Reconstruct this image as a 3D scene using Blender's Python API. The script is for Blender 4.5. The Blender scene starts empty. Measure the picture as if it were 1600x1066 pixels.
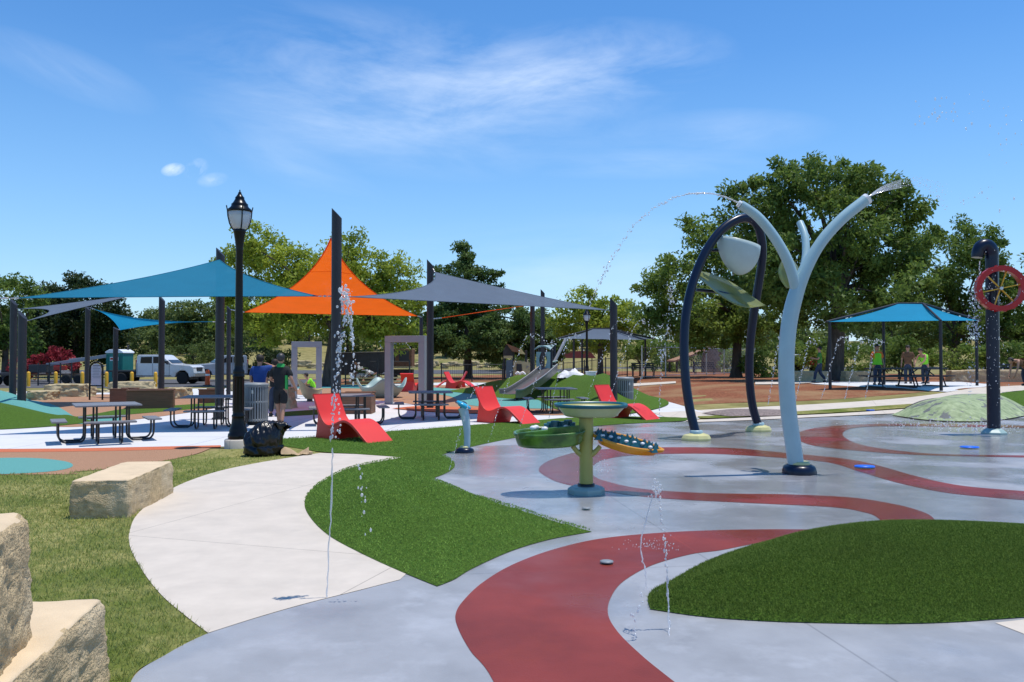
import bpy, bmesh, math, random
import numpy as np
from mathutils import Vector, Matrix, noise
from mathutils.geometry import delaunay_2d_cdt, tessellate_polygon
R = math.radians
rnd = random.Random(7)
nrng = np.random.default_rng(11)
sc = bpy.context.scene
COL = sc.collection
# ------------------------------------------------------------------ camera
F, CX, CY, HOR, EYE = 1291.0, 800.0, 533.0, 560.0, 1.7      # in pixels of the 1600 px wide photograph
TILT = math.atan((HOR - CY) / F)
cd = bpy.data.cameras.new('camera'); cam = bpy.data.objects.new('camera', cd); COL.objects.link(cam)
cd.sensor_fit = 'HORIZONTAL'; cd.sensor_width = 36.0; cd.lens = 36.0 * F / 1600
cd.clip_start = 0.05; cd.clip_end = 3000
cam.location = (0, 0, EYE); cam.rotation_euler = (math.pi / 2 + TILT, 0, 0)
sc.camera = cam
# ------------------------------------------------------------------ light
SUN_EL = 78.5
sd = bpy.data.lights.new('sun', 'SUN'); sun = bpy.data.objects.new('sun', sd); COL.objects.link(sun)
sd.energy = 3.8; sd.angle = R(0.5); sd.color = (1.0, 0.955, 0.88)
sun.rotation_euler = (R(-1.5), R(90 - SUN_EL), 0); sun.location = (0, 0, 60)
sc.view_settings.view_transform = 'Standard'; sc.view_settings.look = 'None'
sc.cycles.max_bounces = 7; sc.cycles.diffuse_bounces = 3; sc.cycles.glossy_bounces = 3; sc.cycles.transmission_bounces = 6; sc.cycles.transparent_max_bounces = 8; sc.cycles.caustics_reflective = False; sc.cycles.caustics_refractive = False
sc.view_settings.exposure = 0.16; sc.view_settings.gamma = 1.0
w = bpy.data.worlds.new('World'); sc.world = w; w.use_nodes = True
nt = w.node_tree; N = nt.nodes; Lk = nt.links
bg = N['Background']; bg.inputs['Strength'].default_value = 0.118
sky = N.new('ShaderNodeTexSky'); sky.sky_type = 'NISHITA'; sky.sun_disc = False
sky.sun_elevation = R(SUN_EL); sky.sun_rotation = R(90)
sky.air_density = 1.0; sky.dust_density = 0.0; sky.ozone_density = 2.6; sky.altitude = 350
tc = N.new('ShaderNodeTexCoord'); sx = N.new('ShaderNodeSeparateXYZ'); Lk.new(tc.outputs['Generated'], sx.inputs[0])
def wm(op, a, b=None, clamp=False):
    n = N.new('ShaderNodeMath'); n.operation = op; n.use_clamp = clamp
    for i, v in enumerate((a, b)):
        if v is None: continue
        if isinstance(v, (int, float)): n.inputs[i].default_value = v
        else: Lk.new(v, n.inputs[i])
    return n.outputs[0]
yab = wm('MAXIMUM', wm('ABSOLUTE', sx.outputs[1]), 0.02)
cmb = N.new('ShaderNodeCombineXYZ')
Lk.new(wm('DIVIDE', sx.outputs[0], yab), cmb.inputs[0]); Lk.new(wm('DIVIDE', sx.outputs[2], yab), cmb.inputs[1])
def wisp(ax, el, rx, ry, rot, nscale, stretch, lo, hi, amt, seed):
    """a patch of thin cirrus about one direction of the sky"""
    mp = N.new('ShaderNodeMapping'); mp.vector_type = 'TEXTURE'
    mp.inputs['Location'].default_value = (ax, el, 0); mp.inputs['Rotation'].default_value = (0, 0, R(rot)); mp.inputs['Scale'].default_value = (rx, ry, 1)
    Lk.new(cmb.outputs[0], mp.inputs[0])
    gr = N.new('ShaderNodeTexGradient'); gr.gradient_type = 'SPHERICAL'; Lk.new(mp.outputs[0], gr.inputs[0])
    mp2 = N.new('ShaderNodeMapping'); mp2.vector_type = 'TEXTURE'
    mp2.inputs['Location'].default_value = (seed, seed * .7, seed); mp2.inputs['Rotation'].default_value = (0, 0, R(rot)); mp2.inputs['Scale'].default_value = (stretch, 1, 1)
    Lk.new(cmb.outputs[0], mp2.inputs[0])
    nz = N.new('ShaderNodeTexNoise'); nz.inputs['Scale'].default_value = nscale; nz.inputs['Detail'].default_value = 9; nz.inputs['Roughness'].default_value = .62; nz.inputs['Distortion'].default_value = .5
    Lk.new(mp2.outputs[0], nz.inputs[0])
    mr = N.new('ShaderNodeMapRange'); mr.inputs[1].default_value = lo; mr.inputs[2].default_value = hi; Lk.new(nz.outputs[0], mr.inputs[0])
    g2 = wm('POWER', gr.outputs['Fac'], 0.8)
    return wm('MULTIPLY', wm('MULTIPLY', g2, mr.outputs[0]), amt, True)
def px2a(px, py): return ((px - 800) / F, (560 - py) / F)
tot = None
for (px, py, rx, ry, rot, ns, stt, lo, hi, amt, seed) in (
        (640, 125, 430, 120, -9, 10, 3.0, .43, .78, .46, 1.3), (830, 125, 340, 95, 8, 16, 2.6, .42, .76, .46, 5.1),
        (560, 200, 300, 70, -10, 9, 3.5, .42, .8, .4, 3.7),
        (90, 105, 170, 42, -22, 9, 4, .36, .75, .34, 8.2), (1130, 205, 190, 40, 2, 13, 3, .45, .8, .22, 2.2),
        (268, 264, 20, 11, 10, 30, 1.5, .3, .55, .9, 4.4), (304, 263, 22, 16, 35, 30, 1.8, .36, .6, .7, 6.1), (330, 280, 26, 12, 10, 30, 2, .36, .65, .35, 7.7),
        (860, 420, 420, 90, 2, 6, 4.5, .38, .75, .30, 9.3), (1000, 255, 240, 26, 0, 12, 5, .4, .75, .22, 1.9), (450, 255, 180, 40, -24, 12, 4, .4, .75, .2, 2.9)):
    a, e = px2a(px, py)
    wv = wisp(a, e, rx / F, ry / F, rot, ns, stt, lo, hi, amt, seed)
    tot = wv if tot is None else wm('ADD', tot, wv, True)
hsv = N.new('ShaderNodeHueSaturation'); hsv.inputs['Hue'].default_value = .503; hsv.inputs['Saturation'].default_value = 1.28; hsv.inputs['Value'].default_value = 1.38
Lk.new(sky.outputs[0], hsv.inputs['Color'])
hz = N.new('ShaderNodeMapRange'); hz.inputs[1].default_value = 0.0; hz.inputs[2].default_value = .34; hz.inputs[3].default_value = .66; hz.inputs[4].default_value = 0.0; Lk.new(sx.outputs[2], hz.inputs[0])
hm_ = N.new('ShaderNodeMixRGB'); Lk.new(hz.outputs[0], hm_.inputs[0]); Lk.new(hsv.outputs[0], hm_.inputs[1]); hm_.inputs[2].default_value = (2.1, 4.2, 7.0, 1)
mx = N.new('ShaderNodeMixRGB'); Lk.new(tot, mx.inputs[0]); Lk.new(hm_.outputs[0], mx.inputs[1]); mx.inputs[2].default_value = (8.2, 9.0, 10.0, 1)
Lk.new(mx.outputs[0], bg.inputs[0])
# ------------------------------------------------------------------ terrain height, photo rays
def S(a, b, x):
    t = np.clip((x - a) / (b - a), 0, 1); return t * t * (3 - 2 * t)
def h(x, y):
    x = np.asarray(x, float); y = np.asarray(y, float)
    z = 0.5 * S(24.5, 33, y) * S(3, 9, x)
    z = z + 5.0 * S(84, 175, y) + 0.25 * S(80, 150, y) * np.sin(x * .06 + 1) + 3.0 * S(90, 190, y) * S(-20, -60, -(-x))
    return z
def hh(x, y): return float(h(x, y))
ct, st = math.cos(TILT), math.sin(TILT)
def ray(px, py):
    dx = (px - CX) / F; dz = (CY - py) / F
    return dx, ct - st * dz, st + ct * dz
def at(px, py, Y):
    dx, dy, dz = ray(px, py); s = Y / dy
    return Vector((dx * s, Y, EYE + dz * s))
def g(px, py, up=0.0):
    """point of the ground seen at a pixel of the photograph"""
    dx, dy, dz = ray(px, py); Y = 20.0
    lo, hi, prev = 2.0, None, None
    y = 2.0
    while y < 400:
        s = y / dy
        if EYE + dz * s < hh(dx * s, y) + up:
            hi = y; break
        lo = y; y *= 1.03
    if hi is None: hi = lo = 300.0
    for _ in range(30):
        m = (lo + hi) / 2; s = m / dy
        if EYE + dz * s < hh(dx * s, m) + up: hi = m
        else: lo = m
    s = hi / dy
    return Vector((dx * s, hi, hh(dx * s, hi) + up))
# ------------------------------------------------------------------ tags
def tag(o, label=None, cat=None, group=None, kind=None):
    if label: o['label'] = label
    if cat: o['category'] = cat
    if group: o['group'] = group
    if kind: o['kind'] = kind
    return o
def empty(name, loc, rz=0, label=None, cat=None, group=None):
    o = bpy.data.objects.new(name, None); COL.objects.link(o); o.empty_display_size = .2
    o.location = loc; o.rotation_euler = (0, 0, rz); return tag(o, label, cat, group)
def copy_tree(o, parent=None):
    c = o.copy(); COL.objects.link(c); c.parent = parent
    for ch in list(o.children): copy_tree(ch, c)
    return c
def place(o, loc, rz=0, label=None, first=False):
    c = o if first else copy_tree(o)
    c.location = loc; c.rotation_euler = (0, 0, rz)
    if label: c['label'] = label
    return c
# ------------------------------------------------------------------ mesh builder
class MB:
    def __init__(s): s.v = []; s.f = []; s.sm = []
    def add(s, vs, fs, smooth=False):
        b = len(s.v); s.v.extend([tuple(p) for p in vs]); s.f.extend([tuple(i + b for i in f) for f in fs]); s.sm.extend([smooth] * len(fs)); return s
    def box(s, c, d, rz=0, rot=None, taper=1.0):
        M = rot if rot is not None else Matrix.Rotation(rz, 3, 'Z'); vs = []
        for z in (-1, 1):
            k = taper if z > 0 else 1
            for x, y in ((-1, -1), (1, -1), (1, 1), (-1, 1)):
                vs.append(Vector(c) + M @ Vector((x * d[0] / 2 * k, y * d[1] / 2 * k, z * d[2] / 2)))
        return s.add(vs, [(3, 2, 1, 0), (4, 5, 6, 7), (0, 1, 5, 4), (1, 2, 6, 5), (2, 3, 7, 6), (3, 0, 4, 7)])
    def beam(s, a, b, w, t, up=(0, 0, 1)):
        a = Vector(a); b = Vector(b); d = (b - a); L = d.length; d.normalize(); u = Vector(up)
        x = d.cross(u)
        if x.length < 1e-4: x = d.cross(Vector((0, 1, 0)))
        x.normalize(); z = x.cross(d)
        M = Matrix((x, d, z)).transposed()
        return s.box((a + b) / 2, (w, L, t), rot=M)
    def tube(s, path, r, n=10, caps=True, smooth=True, flat=1.0):
        P = [Vector(p) for p in path]; k = len(P); rs = [r] * k if isinstance(r, (int, float)) else list(r)
        T = [(P[min(i + 1, k - 1)] - P[max(i - 1, 0)]).normalized() for i in range(k)]
        u = T[0].cross(Vector((0, 0, 1)));
        if u.length < 1e-3: u = T[0].cross(Vector((0, 1, 0)))
        u.normalize(); vs = []; fs = []
        for i in range(k):
            u = (u - T[i] * u.dot(T[i])).normalized(); v = T[i].cross(u)
            for j in range(n):
                a = 2 * math.pi * j / n; vs.append(P[i] + (u * math.cos(a) + v * math.sin(a) * flat) * rs[i])
        for i in range(k - 1):
            for j in range(n):
                j2 = (j + 1) % n; fs.append((i * n + j, i * n + j2, (i + 1) * n + j2, (i + 1) * n + j))
        s.add(vs, fs, smooth)
        if caps:
            s.add(vs[:n], [tuple(range(n - 1, -1, -1))]); s.add(vs[-n:], [tuple(range(n))])
        return s
    def lathe(s, prof, c=(0, 0, 0), n=24, smooth=True, sx=1, sy=1, caps=True):
        vs = []; fs = []; k = len(prof)
        for (r, z) in prof:
            for j in range(n):
                a = 2 * math.pi * j / n; vs.append((c[0] + r * math.cos(a) * sx, c[1] + r * math.sin(a) * sy, c[2] + z))
        for i in range(k - 1):
            for j in range(n):
                j2 = (j + 1) % n; fs.append((i * n + j, i * n + j2, (i + 1) * n + j2, (i + 1) * n + j))
        s.add(vs, fs, smooth)
        if caps:
            if prof[0][0] > 1e-3: s.add(vs[:n], [tuple(range(n - 1, -1, -1))])
            if prof[-1][0] > 1e-3: s.add(vs[-n:], [tuple(range(n))])
        return s
    def prism(s, pts, axis, a, b, smooth=False):
        """polygon of 2-D pts extruded between a and b along an axis; pts fill the other two axes in order"""
        def mk(p, t):
            if axis == 'x': return (t, p[0], p[1])
            if axis == 'y': return (p[0], t, p[1])
            return (p[0], p[1], t)
        n = len(pts); vs = [mk(p, a) for p in pts] + [mk(p, b) for p in pts]
        s.add(vs, [(i, (i + 1) % n, n + (i + 1) % n, n + i) for i in range(n)], smooth)
        s.add(vs[:n], [tuple(range(n - 1, -1, -1))]); s.add(vs[n:], [tuple(range(n))]); return s
    def ball(s, c, r, n=8, m=6, smooth=True):
        if isinstance(r, (int, float)): r = (r, r, r)
        vs = [(c[0], c[1], c[2] - r[2])]; fs = []
        for i in range(1, m):
            t = math.pi * i / m
            for j in range(n):
                a = 2 * math.pi * j / n; vs.append((c[0] + r[0] * math.sin(t) * math.cos(a), c[1] + r[1] * math.sin(t) * math.sin(a), c[2] - r[2] * math.cos(t)))
        vs.append((c[0], c[1], c[2] + r[2])); L = len(vs) - 1
        for j in range(n): fs.append((0, 1 + (j + 1) % n, 1 + j))
        for i in range(m - 2):
            for j in range(n):
                a0 = 1 + i * n; fs.append((a0 + j, a0 + (j + 1) % n, a0 + n + (j + 1) % n, a0 + n + j))
        b0 = 1 + (m - 2) * n
        for j in range(n): fs.append((b0 + j, b0 + (j + 1) % n, L))
        return s.add(vs, fs, smooth)
    def grid(s, P, smooth=True, closeu=False, double=0):
        """P[i][j] rows of points"""
        a, b = len(P), len(P[0]); vs = [p for r_ in P for p in r_]; fs = []
        for i in range(a - 1):
            for j in range(b if closeu else b - 1):
                j2 = (j + 1) % b; fs.append((i * b + j, i * b + j2, (i + 1) * b + j2, (i + 1) * b + j))
        return s.add(vs, fs, smooth)
    def build(s, name, m, parent=None, bevel=0, solid=0, subsurf=0, fix=True):
        me = bpy.data.meshes.new(name); me.from_pydata(s.v, [], s.f)
        me.polygons.foreach_set('use_smooth', s.sm); me.update()
        if fix or bevel:
            bm = bmesh.new(); bm.from_mesh(me)
            if bevel:
                bmesh.ops.remove_doubles(bm, verts=bm.verts, dist=1e-5)
                es = [e for e in bm.edges if len(e.link_faces) == 2 and e.calc_face_angle(0) > .5]
                bmesh.ops.bevel(bm, geom=es, offset=bevel, segments=2, profile=.6, affect='EDGES', clamp_overlap=True)
            if not solid: bmesh.ops.recalc_face_normals(bm, faces=bm.faces)
            bm.to_mesh(me); bm.free()
        o = bpy.data.objects.new(name, me); COL.objects.link(o)
        if m is not None: me.materials.append(m)
        if parent is not None: o.parent = parent
        if solid:
            md = o.modifiers.new('solid', 'SOLIDIFY'); md.thickness = solid; md.offset = 0
        if subsurf:
            md = o.modifiers.new('sub', 'SUBSURF'); md.levels = md.render_levels = subsurf
        return o
def raw_mesh(name, V, Fc, m, parent=None, smooth=False):
    me = bpy.data.meshes.new(name); me.from_pydata(V, [], Fc); me.update()
    if smooth: me.polygons.foreach_set('use_smooth', [True] * len(me.polygons))
    if m is not None: me.materials.append(m)
    o = bpy.data.objects.new(name, me); COL.objects.link(o)
    if parent is not None: o.parent = parent
    return o
def spline(P, n=8):
    """Catmull-Rom through points"""
    P = [Vector(p) for p in P]; out = []
    for i in range(len(P) - 1):
        p0 = P[max(i - 1, 0)]; p1 = P[i]; p2 = P[i + 1]; p3 = P[min(i + 2, len(P) - 1)]
        for k in range(n):
            t = k / n
            out.append(.5 * ((2 * p1) + (p2 - p0) * t + (2 * p0 - 5 * p1 + 4 * p2 - p3) * t * t + (3 * p1 - p0 - 3 * p2 + p3) * t ** 3))
    out.append(P[-1]); return out
# ------------------------------------------------------------------ materials
def mat(name, col, rough=.6, var=.12, scale=4.0, bump=0.0, bscale=60.0, metal=0.0, spec=.5, coat=0.0, col2=None, lo=.3, hi=.7, detail=5, stretch=None, trans=0.0, rvar=0.0, translucent=None):
    m = bpy.data.materials.new(name); m.use_nodes = True; n = m.node_tree.nodes; l = m.node_tree.links
    b = n['Principled BSDF']; b.inputs['Roughness'].default_value = rough; b.inputs['Metallic'].default_value = metal
    b.inputs['Specular IOR Level'].default_value = spec; b.inputs['Coat Weight'].default_value = coat; b.inputs['Transmission Weight'].default_value = trans
    t = n.new('ShaderNodeTexCoord'); src = t.outputs['Object']
    if stretch:
        mp = n.new('ShaderNodeMapping'); mp.inputs['Scale'].default_value = stretch; l.new(src, mp.inputs[0]); src = mp.outputs[0]
    nz = n.new('ShaderNodeTexNoise'); nz.inputs['Scale'].default_value = scale; nz.inputs['Detail'].default_value = detail; nz.inputs['Roughness'].default_value = .6; l.new(src, nz.inputs[0])
    cr = n.new('ShaderNodeValToRGB'); e = cr.color_ramp.elements
    c1 = tuple(max(0, c * (1 - var)) for c in col); c2 = col2 if col2 else tuple(min(1, c * (1 + var)) for c in col)
    e[0].position = lo; e[1].position = hi; e[0].color = (*c1, 1); e[1].color = (*c2, 1)
    l.new(nz.outputs[0], cr.inputs[0]); l.new(cr.outputs[0], b.inputs['Base Color'])
    if rvar:
        mr = n.new('ShaderNodeMapRange'); mr.inputs[1].default_value = .35; mr.inputs[2].default_value = .65; mr.inputs[3].default_value = max(.02, rough - rvar); mr.inputs[4].default_value = rough + rvar
        l.new(nz.outputs[0], mr.inputs[0]); l.new(mr.outputs[0], b.inputs['Roughness'])
    if bump:
        n2 = n.new('ShaderNodeTexNoise'); n2.inputs['Scale'].default_value = bscale; n2.inputs['Detail'].default_value = 4; l.new(src, n2.inputs[0])
        bp = n.new('ShaderNodeBump'); bp.inputs['Strength'].default_value = bump; bp.inputs['Distance'].default_value = .02; l.new(n2.outputs[0], bp.inputs['Height']); l.new(bp.outputs[0], b.inputs['Normal'])
    m['cr'] = cr.name; m['nz'] = nz.name
    if translucent:
        tr = n.new('ShaderNodeBsdfTranslucent'); l.new(cr.outputs[0], tr.inputs[0]); ms = n.new('ShaderNodeMixShader'); ms.inputs[0].default_value = translucent
        l.new(b.outputs[0], ms.inputs[1]); l.new(tr.outputs[0], ms.inputs[2]); l.new(ms.outputs[0], n['Material Output'].inputs[0])
    return m
def joints(m, w, hgt, size=.012, dark=.45, rot=0.0, off=(0, 0, 0)):
    """saw-cut joints of a slab, as a pattern of its own colour"""
    n = m.node_tree.nodes; l = m.node_tree.links; b = n['Principled BSDF']; cr = n[m['cr']]
    t = n.new('ShaderNodeTexCoord'); mp = n.new('ShaderNodeMapping'); mp.inputs['Rotation'].default_value = (0, 0, R(rot)); mp.inputs['Location'].default_value = off; l.new(t.outputs['Object'], mp.inputs[0])
    bk = n.new('ShaderNodeTexBrick'); bk.offset = 0; bk.inputs['Scale'].default_value = 1; bk.inputs['Brick Width'].default_value = w; bk.inputs['Row Height'].default_value = hgt; bk.inputs['Mortar Size'].default_value = size; bk.inputs['Mortar Smooth'].default_value = .3
    l.new(mp.outputs[0], bk.inputs[0])
    mxn = n.new('ShaderNodeMixRGB'); mxn.blend_type = 'MULTIPLY'; l.new(bk.outputs['Fac'], mxn.inputs[0]); l.new(cr.outputs[0], mxn.inputs[1]); mxn.inputs[2].default_value = (dark, dark, dark, 1)
    l.new(mxn.outputs[0], b.inputs['Base Color'])
    return m
def speckle(m, scale, c, lo, hi, fac=1.0):
    """second, coarser layer of colour over a material"""
    n = m.node_tree.nodes; l = m.node_tree.links; b = n['Principled BSDF']; cur = b.inputs['Base Color'].links[0].from_socket
    t = n.new('ShaderNodeTexCoord'); nz = n.new('ShaderNodeTexNoise'); nz.inputs['Scale'].default_value = scale; nz.inputs['Detail'].default_value = 6; nz.inputs['Roughness'].default_value = .65; l.new(t.outputs['Object'], nz.inputs[0])
    mr = n.new('ShaderNodeMapRange'); mr.inputs[1].default_value = lo; mr.inputs[2].default_value = hi; mr.inputs[4].default_value = fac; l.new(nz.outputs[0], mr.inputs[0])
    mxn = n.new('ShaderNodeMixRGB'); l.new(mr.outputs[0], mxn.inputs[0]); l.new(cur, mxn.inputs[1]); mxn.inputs[2].default_value = (*c, 1); l.new(mxn.outputs[0], b.inputs['Base Color'])
    return m
def wet(m, scale=.5, lo=.42, hi=.58, dry=.5, wetr=.1):
    """wet patches: smoother where water lies"""
    n = m.node_tree.nodes; l = m.node_tree.links; b = n['Principled BSDF']
    t = n.new('ShaderNodeTexCoord'); nz = n.new('ShaderNodeTexNoise'); nz.inputs['Scale'].default_value = scale; nz.inputs['Detail'].default_value = 5; l.new(t.outputs['Object'], nz.inputs[0])
    sp = n.new('ShaderNodeSeparateXYZ'); l.new(t.outputs['Object'], sp.inputs[0])
    # the pad is wet where the jets play, dry in front
    mr0 = n.new('ShaderNodeMapRange'); mr0.inputs[1].default_value = 5.0; mr0.inputs[2].default_value = 9.0; mr0.inputs[3].default_value = -.12; mr0.inputs[4].default_value = .07; l.new(sp.outputs[1], mr0.inputs[0])
    ad = n.new('ShaderNodeMath'); ad.operation = 'ADD'; l.new(nz.outputs[0], ad.inputs[0]); l.new(mr0.outputs[0], ad.inputs[1])
    mr = n.new('ShaderNodeMapRange'); mr.inputs[1].default_value = lo; mr.inputs[2].default_value = hi; mr.inputs[3].default_value = dry; mr.inputs[4].default_value = wetr; l.new(ad.outputs[0], mr.inputs[0])
    l.new(mr.outputs[0], b.inputs['Roughness'])
    cur = b.inputs['Base Color'].links[0].from_socket; m3 = n.new('ShaderNodeMapRange'); m3.inputs[1].default_value = lo; m3.inputs[2].default_value = hi + .06; m3.inputs[4].default_value = .8; l.new(ad.outputs[0], m3.inputs[0])
    mxn = n.new('ShaderNodeMixRGB'); mxn.blend_type = 'MULTIPLY'; l.new(m3.outputs[0], mxn.inputs[0]); l.new(cur, mxn.inputs[1]); mxn.inputs[2].default_value = (.80, .80, .82, 1); l.new(mxn.outputs[0], b.inputs['Base Color'])
    return m
def foliage(name, c1, c2, scale=.6, trans=.35):
    m = mat(name, c1, rough=.55, var=0, scale=scale, col2=c2, spec=.25, translucent=trans, lo=.35, hi=.65, detail=8)
    return m
def fabric(name, col, trans=.4, hole=.07):
    m = mat(name, col, rough=.75, var=.05, scale=1.5, bump=.15, bscale=300, spec=.2)
    n = m.node_tree.nodes; l = m.node_tree.links; b = n['Principled BSDF']; cr = n[m['cr']]
    tr = n.new('ShaderNodeBsdfTranslucent'); l.new(cr.outputs[0], tr.inputs[0])
    ms = n.new('ShaderNodeMixShader'); ms.inputs[0].default_value = trans; l.new(b.outputs[0], ms.inputs[1]); l.new(tr.outputs[0], ms.inputs[2])
    tp = n.new('ShaderNodeBsdfTransparent'); m2 = n.new('ShaderNodeMixShader'); m2.inputs[0].default_value = hole
    l.new(ms.outputs[0], m2.inputs[1]); l.new(tp.outputs[0], m2.inputs[2]); l.new(m2.outputs[0], n['Material Output'].inputs[0])
    return m
MT = {}
MT['ground'] = speckle(mat('dry_grass', (.20, .17, .06), .95, scale=1.2, col2=(.34, .29, .12), bump=.6, bscale=25, spec=.1), .12, (.10, .13, .03), .5, .7)
MT['lawn'] = speckle(mat('lawn_turf', (.18, .21, .05), .95, var=.3, scale=9, col2=(.40, .35, .14), bump=.8, bscale=60, spec=.05), .55, (.12, .155, .03), .45, .62)
MT['path'] = speckle(joints(mat('cream_concrete', (.58, .51, .425), .85, var=.07, scale=3, bump=.15, bscale=120, spec=.25), 3.0, 3.2, .006, .6, 18), 1.4, (.47, .42, .36), .52, .75, .5)
MT['plaza'] = joints(mat('white_concrete', (.62, .615, .61), .85, var=.05, scale=2, bump=.1, bscale=120, spec=.25), 3.1, 2.6, .012, .5, 4, (1.2, .8, 0))
pad = mat('grey_pad_concrete', (.31, .315, .325), .5, var=.18, scale=1.3, bump=.10, bscale=90, spec=.5, detail=9)
MT['pad'] = wet(speckle(joints(pad, 4.6, 4.2, .009, .72, -8, (2, 1.9, 0)), 2.3, (.43, .44, .46), .52, .72, .6))
red = mat('red_pad_concrete', (.215, .035, .024), .5, var=.26, scale=1.1, bump=.10, bscale=90, spec=.26, detail=9)
MT['red'] = wet(speckle(joints(red, 4.6, 4.2, .006, 1.3, -8, (2, 1.9, 0)), .5, (.27, .045, .018), .5, .68, .8))
MT['rubber_brown'] = mat('brown_rubber', (.38, .215, .13), .9, scale=60, var=.25, bump=.4, bscale=200, spec=.1)
MT['rubber_teal'] = mat('teal_rubber', (.12, .33, .30), .9, scale=60, var=.2, bump=.4, bscale=200, spec=.1)
MT['rubber_orange'] = mat('orange_rubber', (.55, .16, .08), .9, scale=60, var=.2, bump=.4, bscale=200, spec=.1)
MT['turf'] = mat('artificial_turf', (.085, .16, .024), .9, scale=45, var=.5, bump=1.0, bscale=170, spec=.08, detail=8)
MT['mulch'] = speckle(mat('red_mulch', (.235, .092, .05), .95, scale=14, var=.5, bump=1.0, bscale=40, spec=.05, detail=8), .35, (.33, .21, .11), .46, .66, .85)
MT['asphalt'] = mat('asphalt', (.10, .10, .105), .9, scale=30, var=.15, bump=.3, bscale=90, spec=.2)
MT['gravel'] = mat('gravel', (.22, .17, .15), .9, scale=20, var=.6, bump=1.0, bscale=30)
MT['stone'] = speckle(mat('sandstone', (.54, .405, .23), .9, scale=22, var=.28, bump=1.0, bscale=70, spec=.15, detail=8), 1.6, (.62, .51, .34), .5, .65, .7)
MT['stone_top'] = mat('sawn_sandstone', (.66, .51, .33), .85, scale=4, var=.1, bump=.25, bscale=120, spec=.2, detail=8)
MT['stone_far'] = mat('weathered_limestone', (.46, .37, .22), .9, scale=3, var=.3, bump=.8, bscale=14, spec=.1)
MT['black_metal'] = mat('gloss_black_iron', (.004, .004, .005), .3, var=.2, scale=3, spec=.28)
MT['black_pipe'] = mat('black_pipe', (.008, .009, .011), .3, var=.2, spec=.5)
MT['post'] = mat('charcoal_post', (.028, .028, .034), .5, var=.15, scale=2, spec=.4)
MT['steel'] = mat('galvanised_steel', (.5, .5, .5), .35, metal=.9)
MT['chrome'] = mat('stainless_steel', (.25, .25, .245), .45, metal=1.0, var=.08, scale=6)
MT['expanded'] = mat('expanded_metal', (.20, .205, .22), .5, scale=90, var=.35, bump=.6, bscale=120, spec=.4)
MT['bin'] = mat('grey_bin_steel', (.23, .25, .26), .45, var=.08, spec=.5)
MT['bin_dark'] = mat('bin_liner', (.02, .022, .024), .7)
MT['lens'] = mat('frosted_lantern_glass', (.72, .74, .76), .35, var=.04, trans=.35)
MT['teal_sail'] = fabric('teal_sail_cloth', (.012, .175, .285), .30, .015)
MT['blue_sail'] = fabric('bright_blue_sail_cloth', (.01, .27, .46), .30, .015)
MT['grey_sail'] = fabric('grey_sail_cloth', (.14, .18, .235), .35, .015)
MT['orange_sail'] = fabric('orange_sail_cloth', (.83, .13, .008), .55, .015)
MT['red_plastic'] = mat('red_moulded_plastic', (.72, .034, .022), .42, var=.05, scale=2, spec=.5)
MT['bag'] = mat('black_bin_bag', (.004, .004, .005), .30, var=.2, spec=.45, bump=.3, bscale=12)
MT['paper'] = mat('kraft_paper', (.47, .33, .19), .9, var=.1)
MT['pale_blue'] = mat('pale_blue_paint', (.34, .49, .52), .35, var=.05, spec=.5, coat=.4)
MT['navy'] = mat('navy_paint', (.004, .009, .028), .3, var=.1, spec=.35, coat=.08)
MT['teal_paint'] = mat('teal_paint', (.30, .42, .39), .45, var=.06, spec=.5)
MT['cream_yellow'] = mat('cream_yellow_paint', (.60, .56, .25), .4, var=.06, spec=.5)
MT['lime_yellow'] = mat('lime_yellow_paint', (.40, .37, .095), .4, var=.10, scale=2, spec=.5)
MT['green_shell'] = mat('leaf_green_gelcoat', (.045, .13, .015), .3, var=.25, scale=3, spec=.5, col2=(.16, .33, .035), lo=.45, hi=.7, coat=.3)
MT['pale_green'] = mat('pale_green_gelcoat', (.42, .47, .24), .35, var=.1, scale=3, spec=.5, coat=.2)
MT['teal_dark'] = mat('dark_teal_gelcoat', (.012, .105, .13), .35, var=.2, scale=9, spec=.5)
MT['amber'] = mat('amber_gelcoat', (.72, .30, .015), .35, var=.12, scale=3, spec=.5, coat=.2)
MT['white'] = mat('white_paint', (.78, .79, .80), .35, var=.04, spec=.5)
MT['wheel_red'] = mat('glossy_red_paint', (.46, .008, .010), .3, var=.15, spec=.4)
MT['yellow'] = mat('yellow_paint', (.75, .40, .02), .45, var=.08)
MT['blue_disc'] = mat('bright_blue_plastic', (.02, .15, .75), .3, var=.1)
MT['leaf_clear'] = mat('lime_polycarbonate', (.48, .52, .20), .15, var=.12, scale=2, spec=.5, trans=.55, translucent=.3)
MT['bucket'] = mat('milky_teal_plastic', (.56, .66, .64), .3, var=.05, spec=.5, translucent=.3)
MT['wood'] = mat('brown_timber', (.19, .092, .052), .7, scale=3, var=.35, stretch=(.6, .6, 14), bump=.4, bscale=12)
MT['frame_grey'] = mat('grey_powder_coat', (.29, .30, .325), .45, var=.05)
MT['porta_green'] = mat('teal_green_plastic', (.01, .20, .17), .45, var=.1, stretch=(1, 1, .2), scale=8)
MT['glass_dark'] = mat('dark_vehicle_glass', (.008, .009, .012), .12, spec=.25)
MT['white_car'] = mat('white_car_paint', (.70, .70, .70), .25, var=.05, coat=.5, spec=.5)
MT['silver_car'] = mat('silver_car_paint', (.36, .40, .45), .3, var=.08, coat=.5)
MT['dark_metal'] = mat('dark_grey_metal', (.03, .031, .034), .5, var=.2)
MT['rust'] = mat('rusty_steel', (.16, .075, .035), .85, var=.4, scale=6)
MT['tyre'] = mat('tyre_rubber', (.012, .012, .012), .85, var=.2)
MT['red_light'] = mat('red_lens', (.45, .01, .01), .2)
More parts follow.
